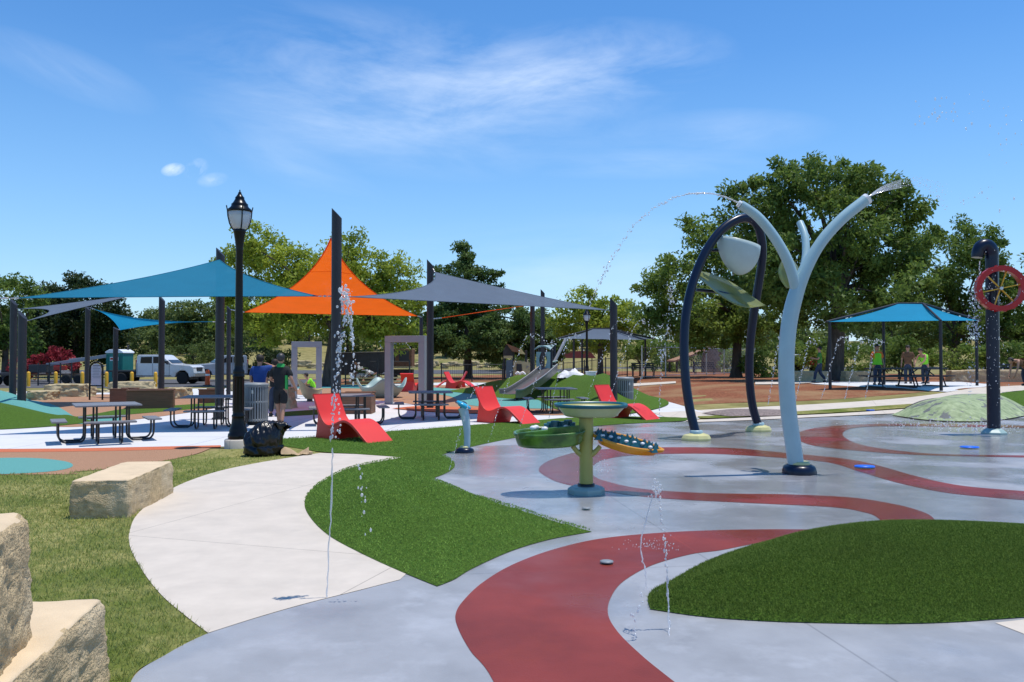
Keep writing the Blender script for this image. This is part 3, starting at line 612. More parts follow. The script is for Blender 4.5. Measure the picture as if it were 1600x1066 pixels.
# ------------------------------------------------------------------ lamp posts
def lamp_post():
    o = empty('street_lamp', (0, 0, 0), 0, 'tall glossy black lamp post on a concrete footing beside the bin bag', 'street lamp', 'black lantern lamp posts')
    MB().lathe([(.25, -.1), (.25, .15), (.235, .17), (0, .17)], n=32).build('footing', MT['path'], o)
    MB().lathe([(.185, .17), (.19, .22), (.185, .27), (.165, .29), (.165, .34), (.15, .38), (.125, .46), (.115, .56), (.115, .58), (.12, .59), (.12, .62), (.104, .64), (.104, .68)], n=28).build('base', MT['black_metal'], o)
    m = MB().lathe([(.102, .66), (.100, 1.33), (.112, 1.345), (.112, 1.375), (.100, 1.39), (.108, 1.43), (.108, 1.46), (.085, 1.50), (.08, 1.56)], n=28)
    for k in range(12):
        a = k * math.pi / 6; m.tube([(.098 * math.cos(a), .098 * math.sin(a), .70), (.096 * math.cos(a), .096 * math.sin(a), 1.32)], .012, 6)
    m.build('fluted_shaft', MT['black_metal'], o)
    MB().lathe([(.078, 1.5), (.073, 2.4), (.063, 3.72), (.068, 3.74), (.068, 3.78), (.07, 3.82), (.085, 3.95), (.108, 4.09), (.118, 4.12), (.118, 4.15), (.10, 4.16)], n=24).build('pole', MT['black_metal'], o)
    ln = MB().lathe([(.10, 4.15), (.14, 4.19), (.18, 4.28), (.208, 4.40), (.212, 4.50), (.20, 4.505)], n=28).build('lantern_glass', MT['lens'], o)
    rb = MB()
    for k in range(4):
        a = R(30) + k * math.pi / 2
        rb.tube([(rr * math.cos(a), rr * math.sin(a), z) for rr, z in ((.115, 4.14), (.15, 4.18), (.19, 4.27), (.219, 4.40), (.228, 4.51), (.245, 4.60))], .011, 6)
    rb.lathe([(.22, 4.49), (.232, 4.50), (.232, 4.53), (.215, 4.54)], n=28)
    rb.build('lantern_rib', MT['black_metal'], o)
    MB().lathe([(.225, 4.515), (.22, 4.54), (.17, 4.58), (.155, 4.61), (.155, 4.64), (.13, 4.66), (.10, 4.71), (.085, 4.74), (.085, 4.77), (.065, 4.79), (.045, 4.82), (.03, 4.85), (.03, 4.865), (.012, 4.88), (.012, 4.905), (.0, 4.93)], n=28).build('lantern_cap', MT['black_metal'], o)
    return o
lamp = lamp_post(); q = g(372, 700); lamp.location = (q.x, q.y, 0)
l2 = place(lamp, (0, 0, 0), 0, 'distant black lamp post with white lantern behind the slide hill'); q = at(917, 590, 42); l2.location = (q.x, q.y, hh(q.x, q.y)); k = (at(917, 481, 42).z - hh(q.x, q.y)) / 4.93; l2.scale = (k, k, k)
# ------------------------------------------------------------------ picnic tables
def picnic():
    o = empty('picnic_table', (0, 0, 0), 0, 'grey mesh picnic table', 'picnic table', 'square grey mesh picnic tables with four benches')
    MB().box((0, 0, .745), (1.2, 1.2, .035)).build('tabletop', MT['expanded'], o, bevel=.012)
    for k in range(4):
        M = Matrix.Rotation(k * math.pi / 2, 3, 'Z')
        MB().box(M @ Vector((0, -.86, .44)), (.92, .27, .035), rot=M).build('bench', MT['expanded'], o, bevel=.012)
        for sx_ in (-.21, .21):
            path = [(sx_, -.40, .73), (sx_, -.40, .20), (sx_, -.415, .09), (sx_, -.46, .03), (sx_, -.52, .025), (sx_, -.68, .025), (sx_, -.79, .035), (sx_, -.85, .10), (sx_, -.87, .20), (sx_, -.87, .425)]
            MB().tube([M @ Vector(p) for p in spline(path, 4)], .020, 8).build('leg', MT['black_pipe'], o)
        MB().tube([M @ Vector((-.3, -.87, .415)), M @ Vector((.3, -.87, .415))], .018, 6).build('bench_brace', MT['black_pipe'], o)
    return o
PT = picnic()
for i, (px, py, rz, lb) in enumerate(((166, 690, 31, 'grey mesh picnic table alone on white concrete at left, nearest of the tables'), (328, 668, 12, 'grey mesh picnic table left of the lamp post in blue sail shade'),
        (545, 664, 14, 'grey mesh picnic table partly hidden behind the nearest red lounger'), (672, 655, 8, 'grey mesh picnic table around the post under the grey sail'), (868, 645, 5, 'grey mesh picnic table in front of the slide hill'))):
    q = g(px, py); place(PT, (q.x, q.y, q.z + .012), R(rz), lb, i == 0)
def trestle():
    o = empty('trestle_table', (0, 0, 0), 0, 'dark picnic table', 'picnic table', 'dark picnic tables under the blue shelter')
    MB().box((0, 0, .75), (1.85, .75, .05)).build('tabletop', MT['dark_metal'], o, bevel=.01)
    for s in (-1, 1):
        MB().box((0, s * .70, .45), (1.85, .28, .045)).build('bench', MT['dark_metal'], o, bevel=.01)
        f = MB(); x = s * .65
        f.tube([(x, -.72, .43), (x, .72, .43)], .03, 6); f.tube([(x, -.28, .73), (x, -.62, .02)], .03, 6); f.tube([(x, .28, .73), (x, .62, .02)], .03, 6); f.tube([(x, -.75, .03), (x, .75, .03)], .03, 6); f.tube([(x, 0, .43), (x * .3, 0, .72)], .025, 6)
        f.build('leg_frame', MT['dark_metal'], o)
    return o
TT = trestle()
for i, (px, Y, rz, lb) in enumerate(((1392, 33.2, 4, 'dark picnic table left under the blue shelter beside the hi-vis worker'), (1440, 34.4, 12, 'dark picnic table right under the blue shelter by its front post'))):
    q = at(px, 600, Y); place(TT, (q.x, Y, hh(q.x, Y) + .03), R(rz), lb, i == 0)
# ------------------------------------------------------------------ red loungers
def lounger():
    o = empty('lounge_chair', (0, 0, 0), 0, 'red moulded lounger', 'lounger', 'red moulded plastic loungers')
    # side line of the seat from the head (y = 1.72) to the foot (y = 0)
    top = spline([(1.80, .93), (1.70, .74), (1.58, .52), (1.46, .38), (1.33, .315), (1.18, .325), (1.0, .385), (.84, .43), (.70, .425), (.54, .37), (.38, .27), (.18, .125), (.0, .0)], 5)
    T = [Vector((p.x, p.y)) for p in top]; bot = []
    for i, p in enumerate(T):
        d = (T[min(i + 1, len(T) - 1)] - T[max(i - 1, 0)]).normalized(); nn = Vector((d.y, -d.x)); nn = nn if nn.y < 0 else -nn
        bot.append(p + nn * .055)
    W = .66; m = MB(); n = len(T)
    rows = []
    for i in range(n):
        a, b = T[i], bot[i]
        rows.append([(-W / 2, a.x, a.y), (W / 2, a.x, a.y), (W / 2, b.x, max(b.y, 0)), (-W / 2, b.x, max(b.y, 0))])
    m.grid(rows, False, True); m.add(rows[0], [(0, 1, 2, 3)]); m.add(rows[-1], [(3, 2, 1, 0)])
    sh = m.build('shell', MT['red_plastic'], o, bevel=.012)
    for f in sh.data.polygons: f.use_smooth = True
    md = sh.modifiers.new('wn', 'WEIGHTED_NORMAL'); md.keep_sharp = True
    # the plinth under the seat: arched, hollow towards the knees
    arch = [(b.x, b.y + .01) for b in bot if .86 <= b.x <= 1.66]
    pts = arch + [(.86, .36), (.98, .26), (1.08, .14), (1.15, .0), (1.80, .0), (1.74, .18), (1.70, .35), (1.68, .48)]
    # head end first
    MB().prism([(1.66, .52)] + arch[1:] + [(.90, .345), (1.0, .22), (1.08, .10), (1.12, .0), (1.74, .0), (1.70, .2), (1.67, .38)], 'x', -W / 2 + .012, W / 2 - .012).build('plinth', MT['red_plastic'], o)
    return o
LG = lounger()
def seat_at(px, py, rz, lb, first=False, dx=0):
    q = g(px, py); return place(LG, (q.x, q.y, q.z + .02), R(rz), lb, first)
seat_at(596, 694, 49, 'red lounger on turf nearest the lamp post, leftmost of the near three', True)
seat_at(833, 665, 46, 'red lounger on turf behind the leaf shaped boat table, middle of the near three')
seat_at(1024, 659, 46, 'red lounger on turf beside the grey slatted bin, rightmost of the near three')
for (px, py, rz, lb) in ((744, 608, 70, 'distant red lounger left of the slide hill with its foot to the right'), (680, 606, -80, 'distant red lounger behind the grey sail post with its foot to the left'), (650, 611, 172, 'distant red lounger partly hidden behind the right portal frame')):
    seat_at(px, py, rz, lb)
# ------------------------------------------------------------------ bins
def bin_():
    o = empty('litter_bin', (0, 0, 0), 0, '', 'litter bin', 'grey slatted litter bins')
    m = MB(); r = .29
    for k in range(28):
        a = 2 * math.pi * k / 28; m.box((r * math.cos(a), r * math.sin(a), .52), (.012, .042, .86), rz=a)
    for z in (.10, .55, .95): m.lathe([(r - .012, z), (r + .006, z), (r + .006, z + .05), (r - .012, z + .05)], n=28)
    m.build('slats', MT['bin'], o)
    MB().lathe([(.25, .06), (.255, .95), (0, .95)], n=24).build('liner', MT['bin_dark'], o)
    MB().lathe([(.305, .985), (.315, 1.0), (.31, 1.03), (.25, 1.06), (.15, 1.065), (.14, 1.03), (0, 1.03)], n=28).build('lid', MT['bin'], o)
    MB().lathe([(.2, 0), (.22, .02), (.22, .08)], n=20).build('foot', MT['bin_dark'], o)
    MB().box((.0, -r - .012, .84), (.05, .02, .09)).build('latch', MT['steel'], o, bevel=.004)
    return o
BN = bin_()
q = g(400, 664); place(BN, (q.x, q.y, .015), 0, 'grey slatted litter bin right behind the black lamp post', True)
q = g(976, 640); place(BN, (q.x, q.y, q.z + .015), .4, 'grey slatted litter bin behind the right red lounger')
# ------------------------------------------------------------------ bin bag and paper
def bin_bag():
    q = g(411, 712); o = empty('bin_bag', (q.x, q.y, .01), .4, 'full black plastic rubbish bag slumped on the grass at the lamp footing', 'rubbish bag')
    bm = bmesh.new(); bmesh.ops.create_icosphere(bm, subdivisions=5, radius=1)
    for v in bm.verts:
        p = v.co.copy(); a = math.atan2(p.y, p.x); t = (p.z + 1) / 2; ph = math.acos(max(-1, min(1, -p.z)))
        prof = (.31 * min(1, math.sin(ph) * 1.7) if ph < 1.1 else .31 * max(0, math.sin(ph)) ** .75) * (1.0 - .22 * max(0, t - .3))
        q = Vector((math.cos(a), math.sin(a), 0)); tw = a + 1.3 * t; q2 = Vector((math.cos(tw), math.sin(tw), 0))
        fold = .10 * (abs(noise.noise(Vector((q2.x * 1.5, q2.y * 1.5, t * 1.2)))) - .2) + .10 * t * (abs(noise.noise(Vector((q2.x * 3.2 + 7, q2.y * 3.2, t * .9)))) - .2) + .025 * noise.noise(Vector((q.x * 7, q.y * 7, t * 9)))
        rr = prof * (1 + .08 * math.sin(2 * a + .6)) * (1 + fold * 2.4)
        z = .60 * (max(0, (t - .06) / .94)) ** .9 * (1 + fold * .7)
        v.co = Vector((q.x * rr + .10 * t * t, q.y * rr, max(.0, z)))
    me = bpy.data.meshes.new('sack'); bm.to_mesh(me); bm.free(); me.polygons.foreach_set('use_smooth', [True] * len(me.polygons)); me.materials.append(MT['bag'])
    s = bpy.data.objects.new('sack', me); COL.objects.link(s); s.parent = o
    # gathered, torn mouth lying over to the right
    m = MB(); rows = []
    for i in range(9):
        t = i / 8; row = []
        for j in range(20):
            a = 2 * math.pi * j / 20; r_ = .10 + .07 * t + .03 * math.sin(5 * a + i) * (.4 + t)
            row.append((.12 + .22 * t + r_ * math.cos(a) * .7, -.02 + r_ * math.sin(a), .50 + .10 * t - .17 * t * t + r_ * .5 * math.cos(a + 1)))
        rows.append(row)
    m.grid(rows, True, True); m.build('mouth', MT['bag'], o, fix=False)
bin_bag()
def paper():
    q = g(461, 712); o = empty('paper_sack', (q.x, q.y, .015), .25, 'crumpled brown paper sack lying beside the black rubbish bag', 'paper sack')
    rows = []
    for i in range(14):
        row = []
        for j in range(9):
            x = (i / 13 - .5) * .46; y = (j / 8 - .5) * .24; z = .11 * (1 - (2 * j / 8 - 1) ** 2) * (.5 + .5 * math.sin(i * .5 + .6)) + .05 * noise.noise(Vector((x * 9, y * 9, 2))) + .02
            row.append((x + .03 * noise.noise(Vector((y * 8, x * 8, 5))), y, max(z, .0)))
        rows.append(row)
    MB().grid(rows, False).build('sack', MT['paper'], o, solid=.004, fix=False)
    MB().box((.25, .02, .03), (.07, .18, .04), rz=.2).build('folded_end', MT['paper'], o, bevel=.01)
paper()
# ------------------------------------------------------------------ stone blocks
def block(name, cx, cy, dx, dy, dz, rz, label, seed, rough=.03, m=None, cat='stone block', cuts=26, topm=True, round_=.05, z0=-.03, taper=.06, group=None, lean=(0, 0)):
    bm = bmesh.new(); bmesh.ops.create_cube(bm, size=1)
    bmesh.ops.subdivide_edges(bm, edges=bm.edges, cuts=cuts, use_grid_fill=True)
    top = []
    for v in bm.verts:
        x, y, z = v.co; q = Vector((x * dx, y * dy, z * dz)) + Vector((seed, seed * 2, seed * .5))
        up = z > .4999
        # rounded arrises
        ex = max(0, abs(x) - (.5 - round_ / dx)) * dx / round_; ey = max(0, abs(y) - (.5 - round_ / dy)) * dy / round_; ez = max(0, z - (.5 - round_ / dz)) * dz / round_
        nrm = Vector((math.copysign(max(0, abs(x) - .4999) > 0, x), math.copysign(max(0, abs(y) - .4999) > 0, y), 0))
        d = (noise.fractal(q * 3.0, .6, 2.2, 5) + .5 * abs(noise.noise(q * 7))) * rough
        p = Vector((x * dx, y * dy, z * dz))
        cr_ = ((ex > 0) + (ey > 0) + (ez > 0))
        if cr_ >= 2:
            k = math.sqrt(ex * ex + ey * ey + ez * ez); k = max(0, k - 1) * round_ * .8
            p -= Vector((math.copysign(ex, x), math.copysign(ey, y), ez)).normalized() * k
        if not up: p += nrm * d * 1.6 * (1 if z < .45 else .6) - nrm * rough * .3
        else: p.z += noise.noise(q * 2.5) * rough * .18 + (noise.noise(q * 9) * rough * .5 if (ex > 0 or ey > 0) else 0)
        s = 1 + taper * (.5 - z); p.x *= s; p.y *= s
        p.x += lean[0] * (z + .5); p.y += lean[1] * (z + .5)
        v.co = p + Vector((0, 0, dz / 2))
    me = bpy.data.meshes.new(name); bm.to_mesh(me); bm.free()
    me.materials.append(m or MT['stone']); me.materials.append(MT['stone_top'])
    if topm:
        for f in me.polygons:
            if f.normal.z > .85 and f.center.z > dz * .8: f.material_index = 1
    me.polygons.foreach_set('use_smooth', [True] * len(me.polygons))
    o = bpy.data.objects.new(name, me); COL.objects.link(o); o.location = (cx, cy, hh(cx, cy) + z0); o.rotation_euler = (0, 0, rz)
    return tag(o, label, cat, group)
GS = 'sandstone blocks around the play area'
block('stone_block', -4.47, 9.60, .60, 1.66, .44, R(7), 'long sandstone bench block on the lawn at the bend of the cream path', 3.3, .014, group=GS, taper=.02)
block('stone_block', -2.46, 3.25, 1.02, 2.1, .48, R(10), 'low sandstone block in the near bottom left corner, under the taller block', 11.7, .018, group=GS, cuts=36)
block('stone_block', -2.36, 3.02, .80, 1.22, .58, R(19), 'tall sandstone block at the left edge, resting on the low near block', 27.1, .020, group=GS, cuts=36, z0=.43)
for i, (x0, x1, yb, hgt, dep, lb) in enumerate(((72, 132, 621, .60, 1.0, 'long rough limestone block behind the left teal rubber hill'), (40, 76, 626, .42, .9, 'low limestone rock beside the left sail posts'), (170, 232, 613, .55, .9, 'limestone block in front of the green portable toilet'),
        (258, 289, 624, .50, .8, 'limestone block behind the yellow spinner mushroom'), (410, 452, 640, .75, .9, 'rough limestone block between the two walking men'), (415, 436, 615, .6, .7, 'small limestone rock beyond the walking men'), (355, 372, 612, .5, .7, 'limestone rock behind the thin sail post'))):
    a = g(x0, yb); b = g(x1, yb); block('stone_block', (a.x + b.x) / 2, a.y + dep / 2, b.x - a.x, dep, hgt, R(rnd.uniform(-5, 5)), lb, 5.1 * i + 2, .07, MT['stone_far'], cuts=14, topm=False, round_=.10, group=GS, taper=.12)
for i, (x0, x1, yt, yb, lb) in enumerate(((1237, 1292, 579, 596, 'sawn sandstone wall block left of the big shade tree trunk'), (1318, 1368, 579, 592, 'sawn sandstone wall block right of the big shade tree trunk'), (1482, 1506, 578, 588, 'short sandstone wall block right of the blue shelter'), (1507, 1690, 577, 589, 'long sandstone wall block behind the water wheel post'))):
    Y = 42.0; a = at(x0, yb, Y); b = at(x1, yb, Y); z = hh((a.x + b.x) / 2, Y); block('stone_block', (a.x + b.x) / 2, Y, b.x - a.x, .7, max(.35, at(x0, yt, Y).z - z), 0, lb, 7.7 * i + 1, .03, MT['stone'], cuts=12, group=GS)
for i, (px, py, sx_) in enumerate(((203, 611, .5), (214, 613, .3), (160, 614, .4))):
    q = g(px, py); block('loose_rock', q.x, q.y, sx_ * 1.6, sx_, sx_ * .45, .3 * i, ('flat pale rock lying right of the portable toilet block', 'small pale rock beside the flat rock by the planter', 'pale rock lying under the notice board')[i], 3 + i, .08, MT['stone_far'], 'rock', 8, False, .12)
# ------------------------------------------------------------------ splash pad features
def footing(o, r, hgt, m, ring=None, c=(0, 0, 0), name='footing', flat=1.0):
    MB().lathe([(r * 1.02, 0), (r * 1.04, hgt * .35), (r * .95, hgt * .75), (r * .7, hgt * .97), (0, hgt)], c, 10, True, sy=flat).build(name, m, o, bevel=0)
    if ring: MB().lathe([(ring[0], hgt * .9), (ring[0] * 1.02, hgt * 1.1), (ring[0] * .9, hgt * 1.25), (0, hgt * 1.25)], c, 20).build('collar', ring[1], o)
def splash_tree():
    b = g(1249, 741); o = empty('water_tree', b, 0, 'tall pale blue Y shaped spray tree with a navy foot on the splash pad', 'spray feature'); Y = b.y
    def L(px, py, dy=0): return at(px, py, Y + dy) - b
    tr = [L(*p) for p in ((1244, 728), (1240, 700), (1233, 650), (1229, 600), (1229, 550), (1234, 500), (1246, 452), (1264, 410), (1288, 372), (1318, 340), (1352, 313))]
    k = len(tr); MB().tube(spline(tr, 5), [.115 - .032 * min(1, max(0, (i / (5 * (k - 1)) - .55) / .2)) for i in range(5 * (k - 1) + 1)], 20).build('trunk', MT['pale_blue'], o)
    a = [L(*p) for p in ((1245, 462, .0), (1240, 435, -.04), (1228, 402, -.08), (1208, 368, -.12), (1183, 338, -.16), (1157, 320, -.2))]
    MB().tube(spline(a, 5), [.082 - .0006 * i for i in range(26)], 18).build('branch', MT['pale_blue'], o)
    a = [L(*p) for p in ((1246, 450, .05), (1254, 425, .2), (1259, 398, .35), (1258, 370, .5), (1250, 348, .68))]
    MB().tube(spline(a, 5), .055, 16).build('branch', MT['pale_blue'], o)
    for (p, q, r) in (((1352, 313, 0), (1356, 310, 0), .084), ((1157, 320, -.2), (1153, 317.5, -.2), .05)):
        MB().tube([L(*p), L(*q)], r, 18).build('nozzle_cap', MT['white'], o)
    # lime leaf cupped between the branches
    rows = []
    for i in range(9):
        t = i / 8; row = []
        for j in range(7):
            s = j / 6 - .5; wd = .26 * math.sin(math.pi * (.12 + .8 * (1 - t)) ) + .02
            row.append((L(1246, 452).x + s * wd * 1.15, .22 + .1 * t + .4 * s * s, L(1246, 448).z + .46 * t))
        rows.append(row)
    MB().grid(rows).build('leaf', MT['leaf_clear'], o, solid=.01, fix=False)
    footing(o, .245, .15, MT['navy'], (.15, MT['cream_yellow']))
splash_tree()
def bucket_loop():
    b1 = g(1088, 689); b2 = g(1185, 675); o = empty('water_loop', (b1 + b2) / 2, 0, 'navy pipe arch holding a pale teal tipping bucket and a lime leaf', 'spray feature'); c0 = o.location.copy()
    pts = [(1088, 680), (1078, 640), (1071, 590), (1069, 530), (1074, 478), (1086, 432), (1103, 393), (1125, 362), (1148, 345), (1168, 341), (1183, 352), (1190, 374), (1191, 402), (1186, 440), (1178, 490), (1172, 540), (1171, 590), (1176, 635), (1186, 668)]
    P = []
    for i, p in enumerate(pts):
        t = i / (len(pts) - 1); P.append(at(p[0], p[1], b1.y + (b2.y - b1.y) * t) - c0)
    MB().tube(spline(P, 5), .095, 20).build('arch_pipe', MT['navy'], o)
    for k, (b, lbl) in enumerate(((b1, 0), (b2, 0))):
        q = b - c0; MB().lathe([(.30, 0), (.31, .05), (.27, .12), (.15, .16), (0, .16)], (q.x, q.y, 0), 8, False, sy=.8).build('footing', MT['cream_yellow'], o, bevel=.012)
        MB().lathe([(.13, .14), (.135, .2), (.12, .22), (0, .22)], (q.x, q.y, 0), 20).build('collar', MT['pale_blue'], o)
    Yb = (b1.y + b2.y) / 2 - .1
    # bucket: half bowl with a sloped lip
    cb = at(1154, 385, Yb) - c0; rows = []
    for i in range(13):
        t = i / 12; row = []; ph = t * math.pi / 2
        for j in range(33):
            a = 2 * math.pi * j / 32; r_ = math.sin(ph) * .46
            x = r_ * math.cos(a); y = r_ * math.sin(a) * .8; z = -.62 * math.cos(ph) + (.10 - .12 * math.cos(a)) * t
            row.append((cb.x + x, cb.y + y, cb.z + z))
        rows.append(row)
    MB().grid(rows).build('bucket', MT['bucket'], o, solid=.02, fix=False)
    ax = MB(); pl = at(1119, 393, Yb - .35) - c0; pr = at(1189, 393, Yb + .5) - c0
    ax.tube([at(1106, 391, b1.y + .9) - c0, at(1190, 391, b2.y - .6) - c0], .03, 8); ax.build('axle', MT['navy'], o)
    # lime leaf: a long pointed trough
    a0 = at(1090, 430, Yb - .2) - c0; a1 = at(1194, 478, Yb + .2) - c0; rows = []; n = 20
    for i in range(n + 1):
        t = i / n; row = []; wd = .46 * math.sin(math.pi * (t * .93 + .05)) ** (.8 + .5 * t); c = a0.lerp(a1, t) - Vector((0, 0, .16 * math.sin(math.pi * t)))
        for j in range(9):
            s = j / 4 - 1; row.append((c.x + .03 * s, c.y + s * wd * .8, c.z + .28 * s * s * wd + s * wd * .62))
        rows.append(row)
    MB().grid(rows).build('leaf', MT['leaf_clear'], o, solid=.012, fix=False)
    mid = a0.lerp(a1, .3); MB().tube([at(1088, 453, b1.y + .7) - c0, mid + Vector((0, 0, -.16)), at(1180, 470, b2.y - .5) - c0], .035, 8).build('leaf_bracket', MT['navy'], o)
bucket_loop()
def boat_table():
    b = g(916, 772); o = empty('water_table', b, 0, 'lime post holding green, yellow and pale boat shaped leaf trays on the splash pad', 'spray feature')
    def L(px, py, dy=0): return at(px, py, b.y + dy) - b
    MB().lathe([(.088, .10), (.084, .4), (.086, .62), (.092, .8), (.086, .98)], n=24).build('post', MT['lime_yellow'], o)
    MB().lathe([(.106, .085), (.108, .13), (.09, .135)], n=24).build('collar', MT['black_pipe'], o)
    MB().lathe([(.235, 0), (.235, .07), (.19, .10), (0, .10)], n=8, smooth=False).build('footing', MT['teal_paint'], o, bevel=.012)
    for s in (-1, 1):
        MB().tube(spline([(0, 0, .47), (s * .10, -.02, .52), (s * .17, -.04, .60)], 4), [.06, .05, .045, .04, .036, .032, .03, .03, .03], 10).build('bracket', MT['lime_yellow'], o)
    def hull(name, m, c, ln, wd, dp, rz, pitch, roll, rimm, blunt, floor_m, ext):
        """pointed dish: c = middle of the rim"""
        M = Matrix.Rotation(rz, 3, 'Z') @ Matrix.Rotation(pitch, 3, 'Y') @ Matrix.Rotation(roll, 3, 'X'); n = 40
        def outl(k):
            pts = []
            for j in range(n):
                a = 2 * math.pi * j / n; x = math.cos(a); y = math.sin(a)
                if blunt == 'boat': y *= (1 - .32 * max(0, -x)); x = math.copysign(abs(x) ** .8, x); y = math.copysign(abs(y) ** .75, y)
                elif blunt == 'leaf': y *= (1 - .55 * max(0, x) ** 2)
                pts.append((x * ln / 2 * k, y * wd / 2 * k))
            return pts
        def ring(k, z): return [Vector(c) + M @ Vector((x, y, z)) for x, y in outl(k)]
        kk = {'bowl': .78, 'green_boat': .93, 'yellow_leaf': .82}[name]
        MB().grid([ring(.30, -dp * .99), ring(kk * .86, -dp * .96), ring(kk * .97, -dp * .86), ring(kk, -dp * .7), ring(1.0, 0)], True, True).add(ring(.30, -dp * .98), [tuple(range(n - 1, -1, -1))]).build(name, m, o, fix=False)
        MB().grid([ring(1.0, -.03), ring(1.025, -.012), ring(1.02, .012), ring(.95, .012), ring(.93, -.02)], True, True).build('rim', rimm, o, fix=False)
        fl = MB().grid([ring(.95, .0), ring(.90, -dp * .28), ring(.6, -dp * .32)], True, True); fl.add(ring(.6, -dp * .32), [tuple(range(n))]); f_ = fl.build('tray', floor_m, o, fix=False)
        return lambda x, y, z: Vector(c) + M @ Vector((x, y, z))
    # high pale tray with a teal rim
    hull('bowl', MT['pale_green'], L(923, 632) + Vector((0, .0, .0)), .90, .62, .155, R(4), 0, R(2), MT['teal_dark'], 'boat', MT['lime_yellow'], 0)
    MB().lathe([(.12, .955), (.16, .975), (.16, .99)], n=20).build('saddle', MT['teal_dark'], o)
    # green boat on the left
    c = L(858, 674, -.06); pos = hull('green_boat', MT['green_shell'], c, .88, .60, .18, R(2), R(-3), R(5), MT['green_shell'], 'boat', MT['green_shell'], 0)
    sp = MB()
    for i in range(7):
        x = -.02 + .055 * i; sp.box(pos(x, .13 + .02 * (i % 2), .03), (.07, .10, .09 + .03 * (i % 3)), rz=.5 * i)
    sp.build('sluice_block', MT['teal_dark'], o, bevel=.012)
    wp = MB()
    for (x, y) in ((-.19, .16), (-.15, .20), (.22, .10), (.28, .13), (-.05, .05), (.02, -.08)): wp.ball(pos(x, y, .02), (.045, .035, .035), 8, 6)
    wp.build('peg', MT['white'], o)
    # pale inner walls with a notched front
    iw = MB(); iw.beam(pos(-.40, -.22, .0), pos(-.02, -.10, .0), .03, .08); iw.beam(pos(-.02, -.10, .0), pos(.36, -.20, .03), .03, .12); iw.build('baffle', MT['green_shell'], o, bevel=.01)
    # yellow leaf on the right, dipping outwards
    c = L(981, 690, -.02); pos = hull('yellow_leaf', MT['amber'], c, .90, .44, .11, R(-8), R(13), R(12), MT['amber'], 'leaf', MT['teal_dark'], 0)
    sp = MB(); r2 = random.Random(5)
    for i in range(11):
        for j in range(4):
            x = -.38 + .072 * i + r2.uniform(-.012, .012); y = (-.125 + .083 * j) * (1 - .5 * max(0, x * 2.2) ** 2)
            p = pos(x, y, .0); t = pos(x + r2.uniform(-.03, .03), y, .045 + r2.uniform(0, .03)); d = .042
            sp.add([p + Vector((-d, -d, -.03)), p + Vector((d, -d, -.03)), p + Vector((d, d, -.03)), p + Vector((-d, d, -.03)), t], [(0, 1, 4), (1, 2, 4), (2, 3, 4), (3, 0, 4)])
    sp.build('ridges', MT['teal_dark'], o)
    wp = MB()
    for i in range(7): wp.ball(pos(-.32 + .1 * i, -.12 + .03 * (i % 3), .035), (.03, .022, .02), 8, 5)
    wp.build('peg', MT['white'], o)
boat_table()
def spout():
    b = g(726, 708); o = empty('water_spout', b, 0, 'short pale blue spout with a tilted blue disc head on the turf edge', 'spray feature')
    def L(px, py): return at(px, py, b.y) - b
    MB().tube(spline([L(729, 703), L(730, 690), L(729.5, 670), L(727, 652), L(723, 637)], 5), [.058] * 8 + [.060 + .0025 * i for i in range(13)], 18).build('stem', MT['pale_blue'], o)
    c = L(724, 634); M = Matrix.Rotation(R(28), 3, 'Y')
    rows = [[Vector(c) + M @ Vector((r_ * math.cos(2 * math.pi * j / 24), r_ * math.sin(2 * math.pi * j / 24), z)) for j in range(24)] for r_, z in ((.02, -.05), (.09, -.035), (.145, .0), (.15, .02), (.13, .04), (.07, .05), (.001, .052))]
    MB().grid(rows, True, True).build('head', MT['blue_head'], o, fix=True)
    footing(o, .165, .10, MT['navy'], (.085, MT['cream_yellow']))
MT['blue_head'] = mat('sky_blue_gelcoat', (.02, .36, .55), .25, var=.1, coat=.4)
spout()
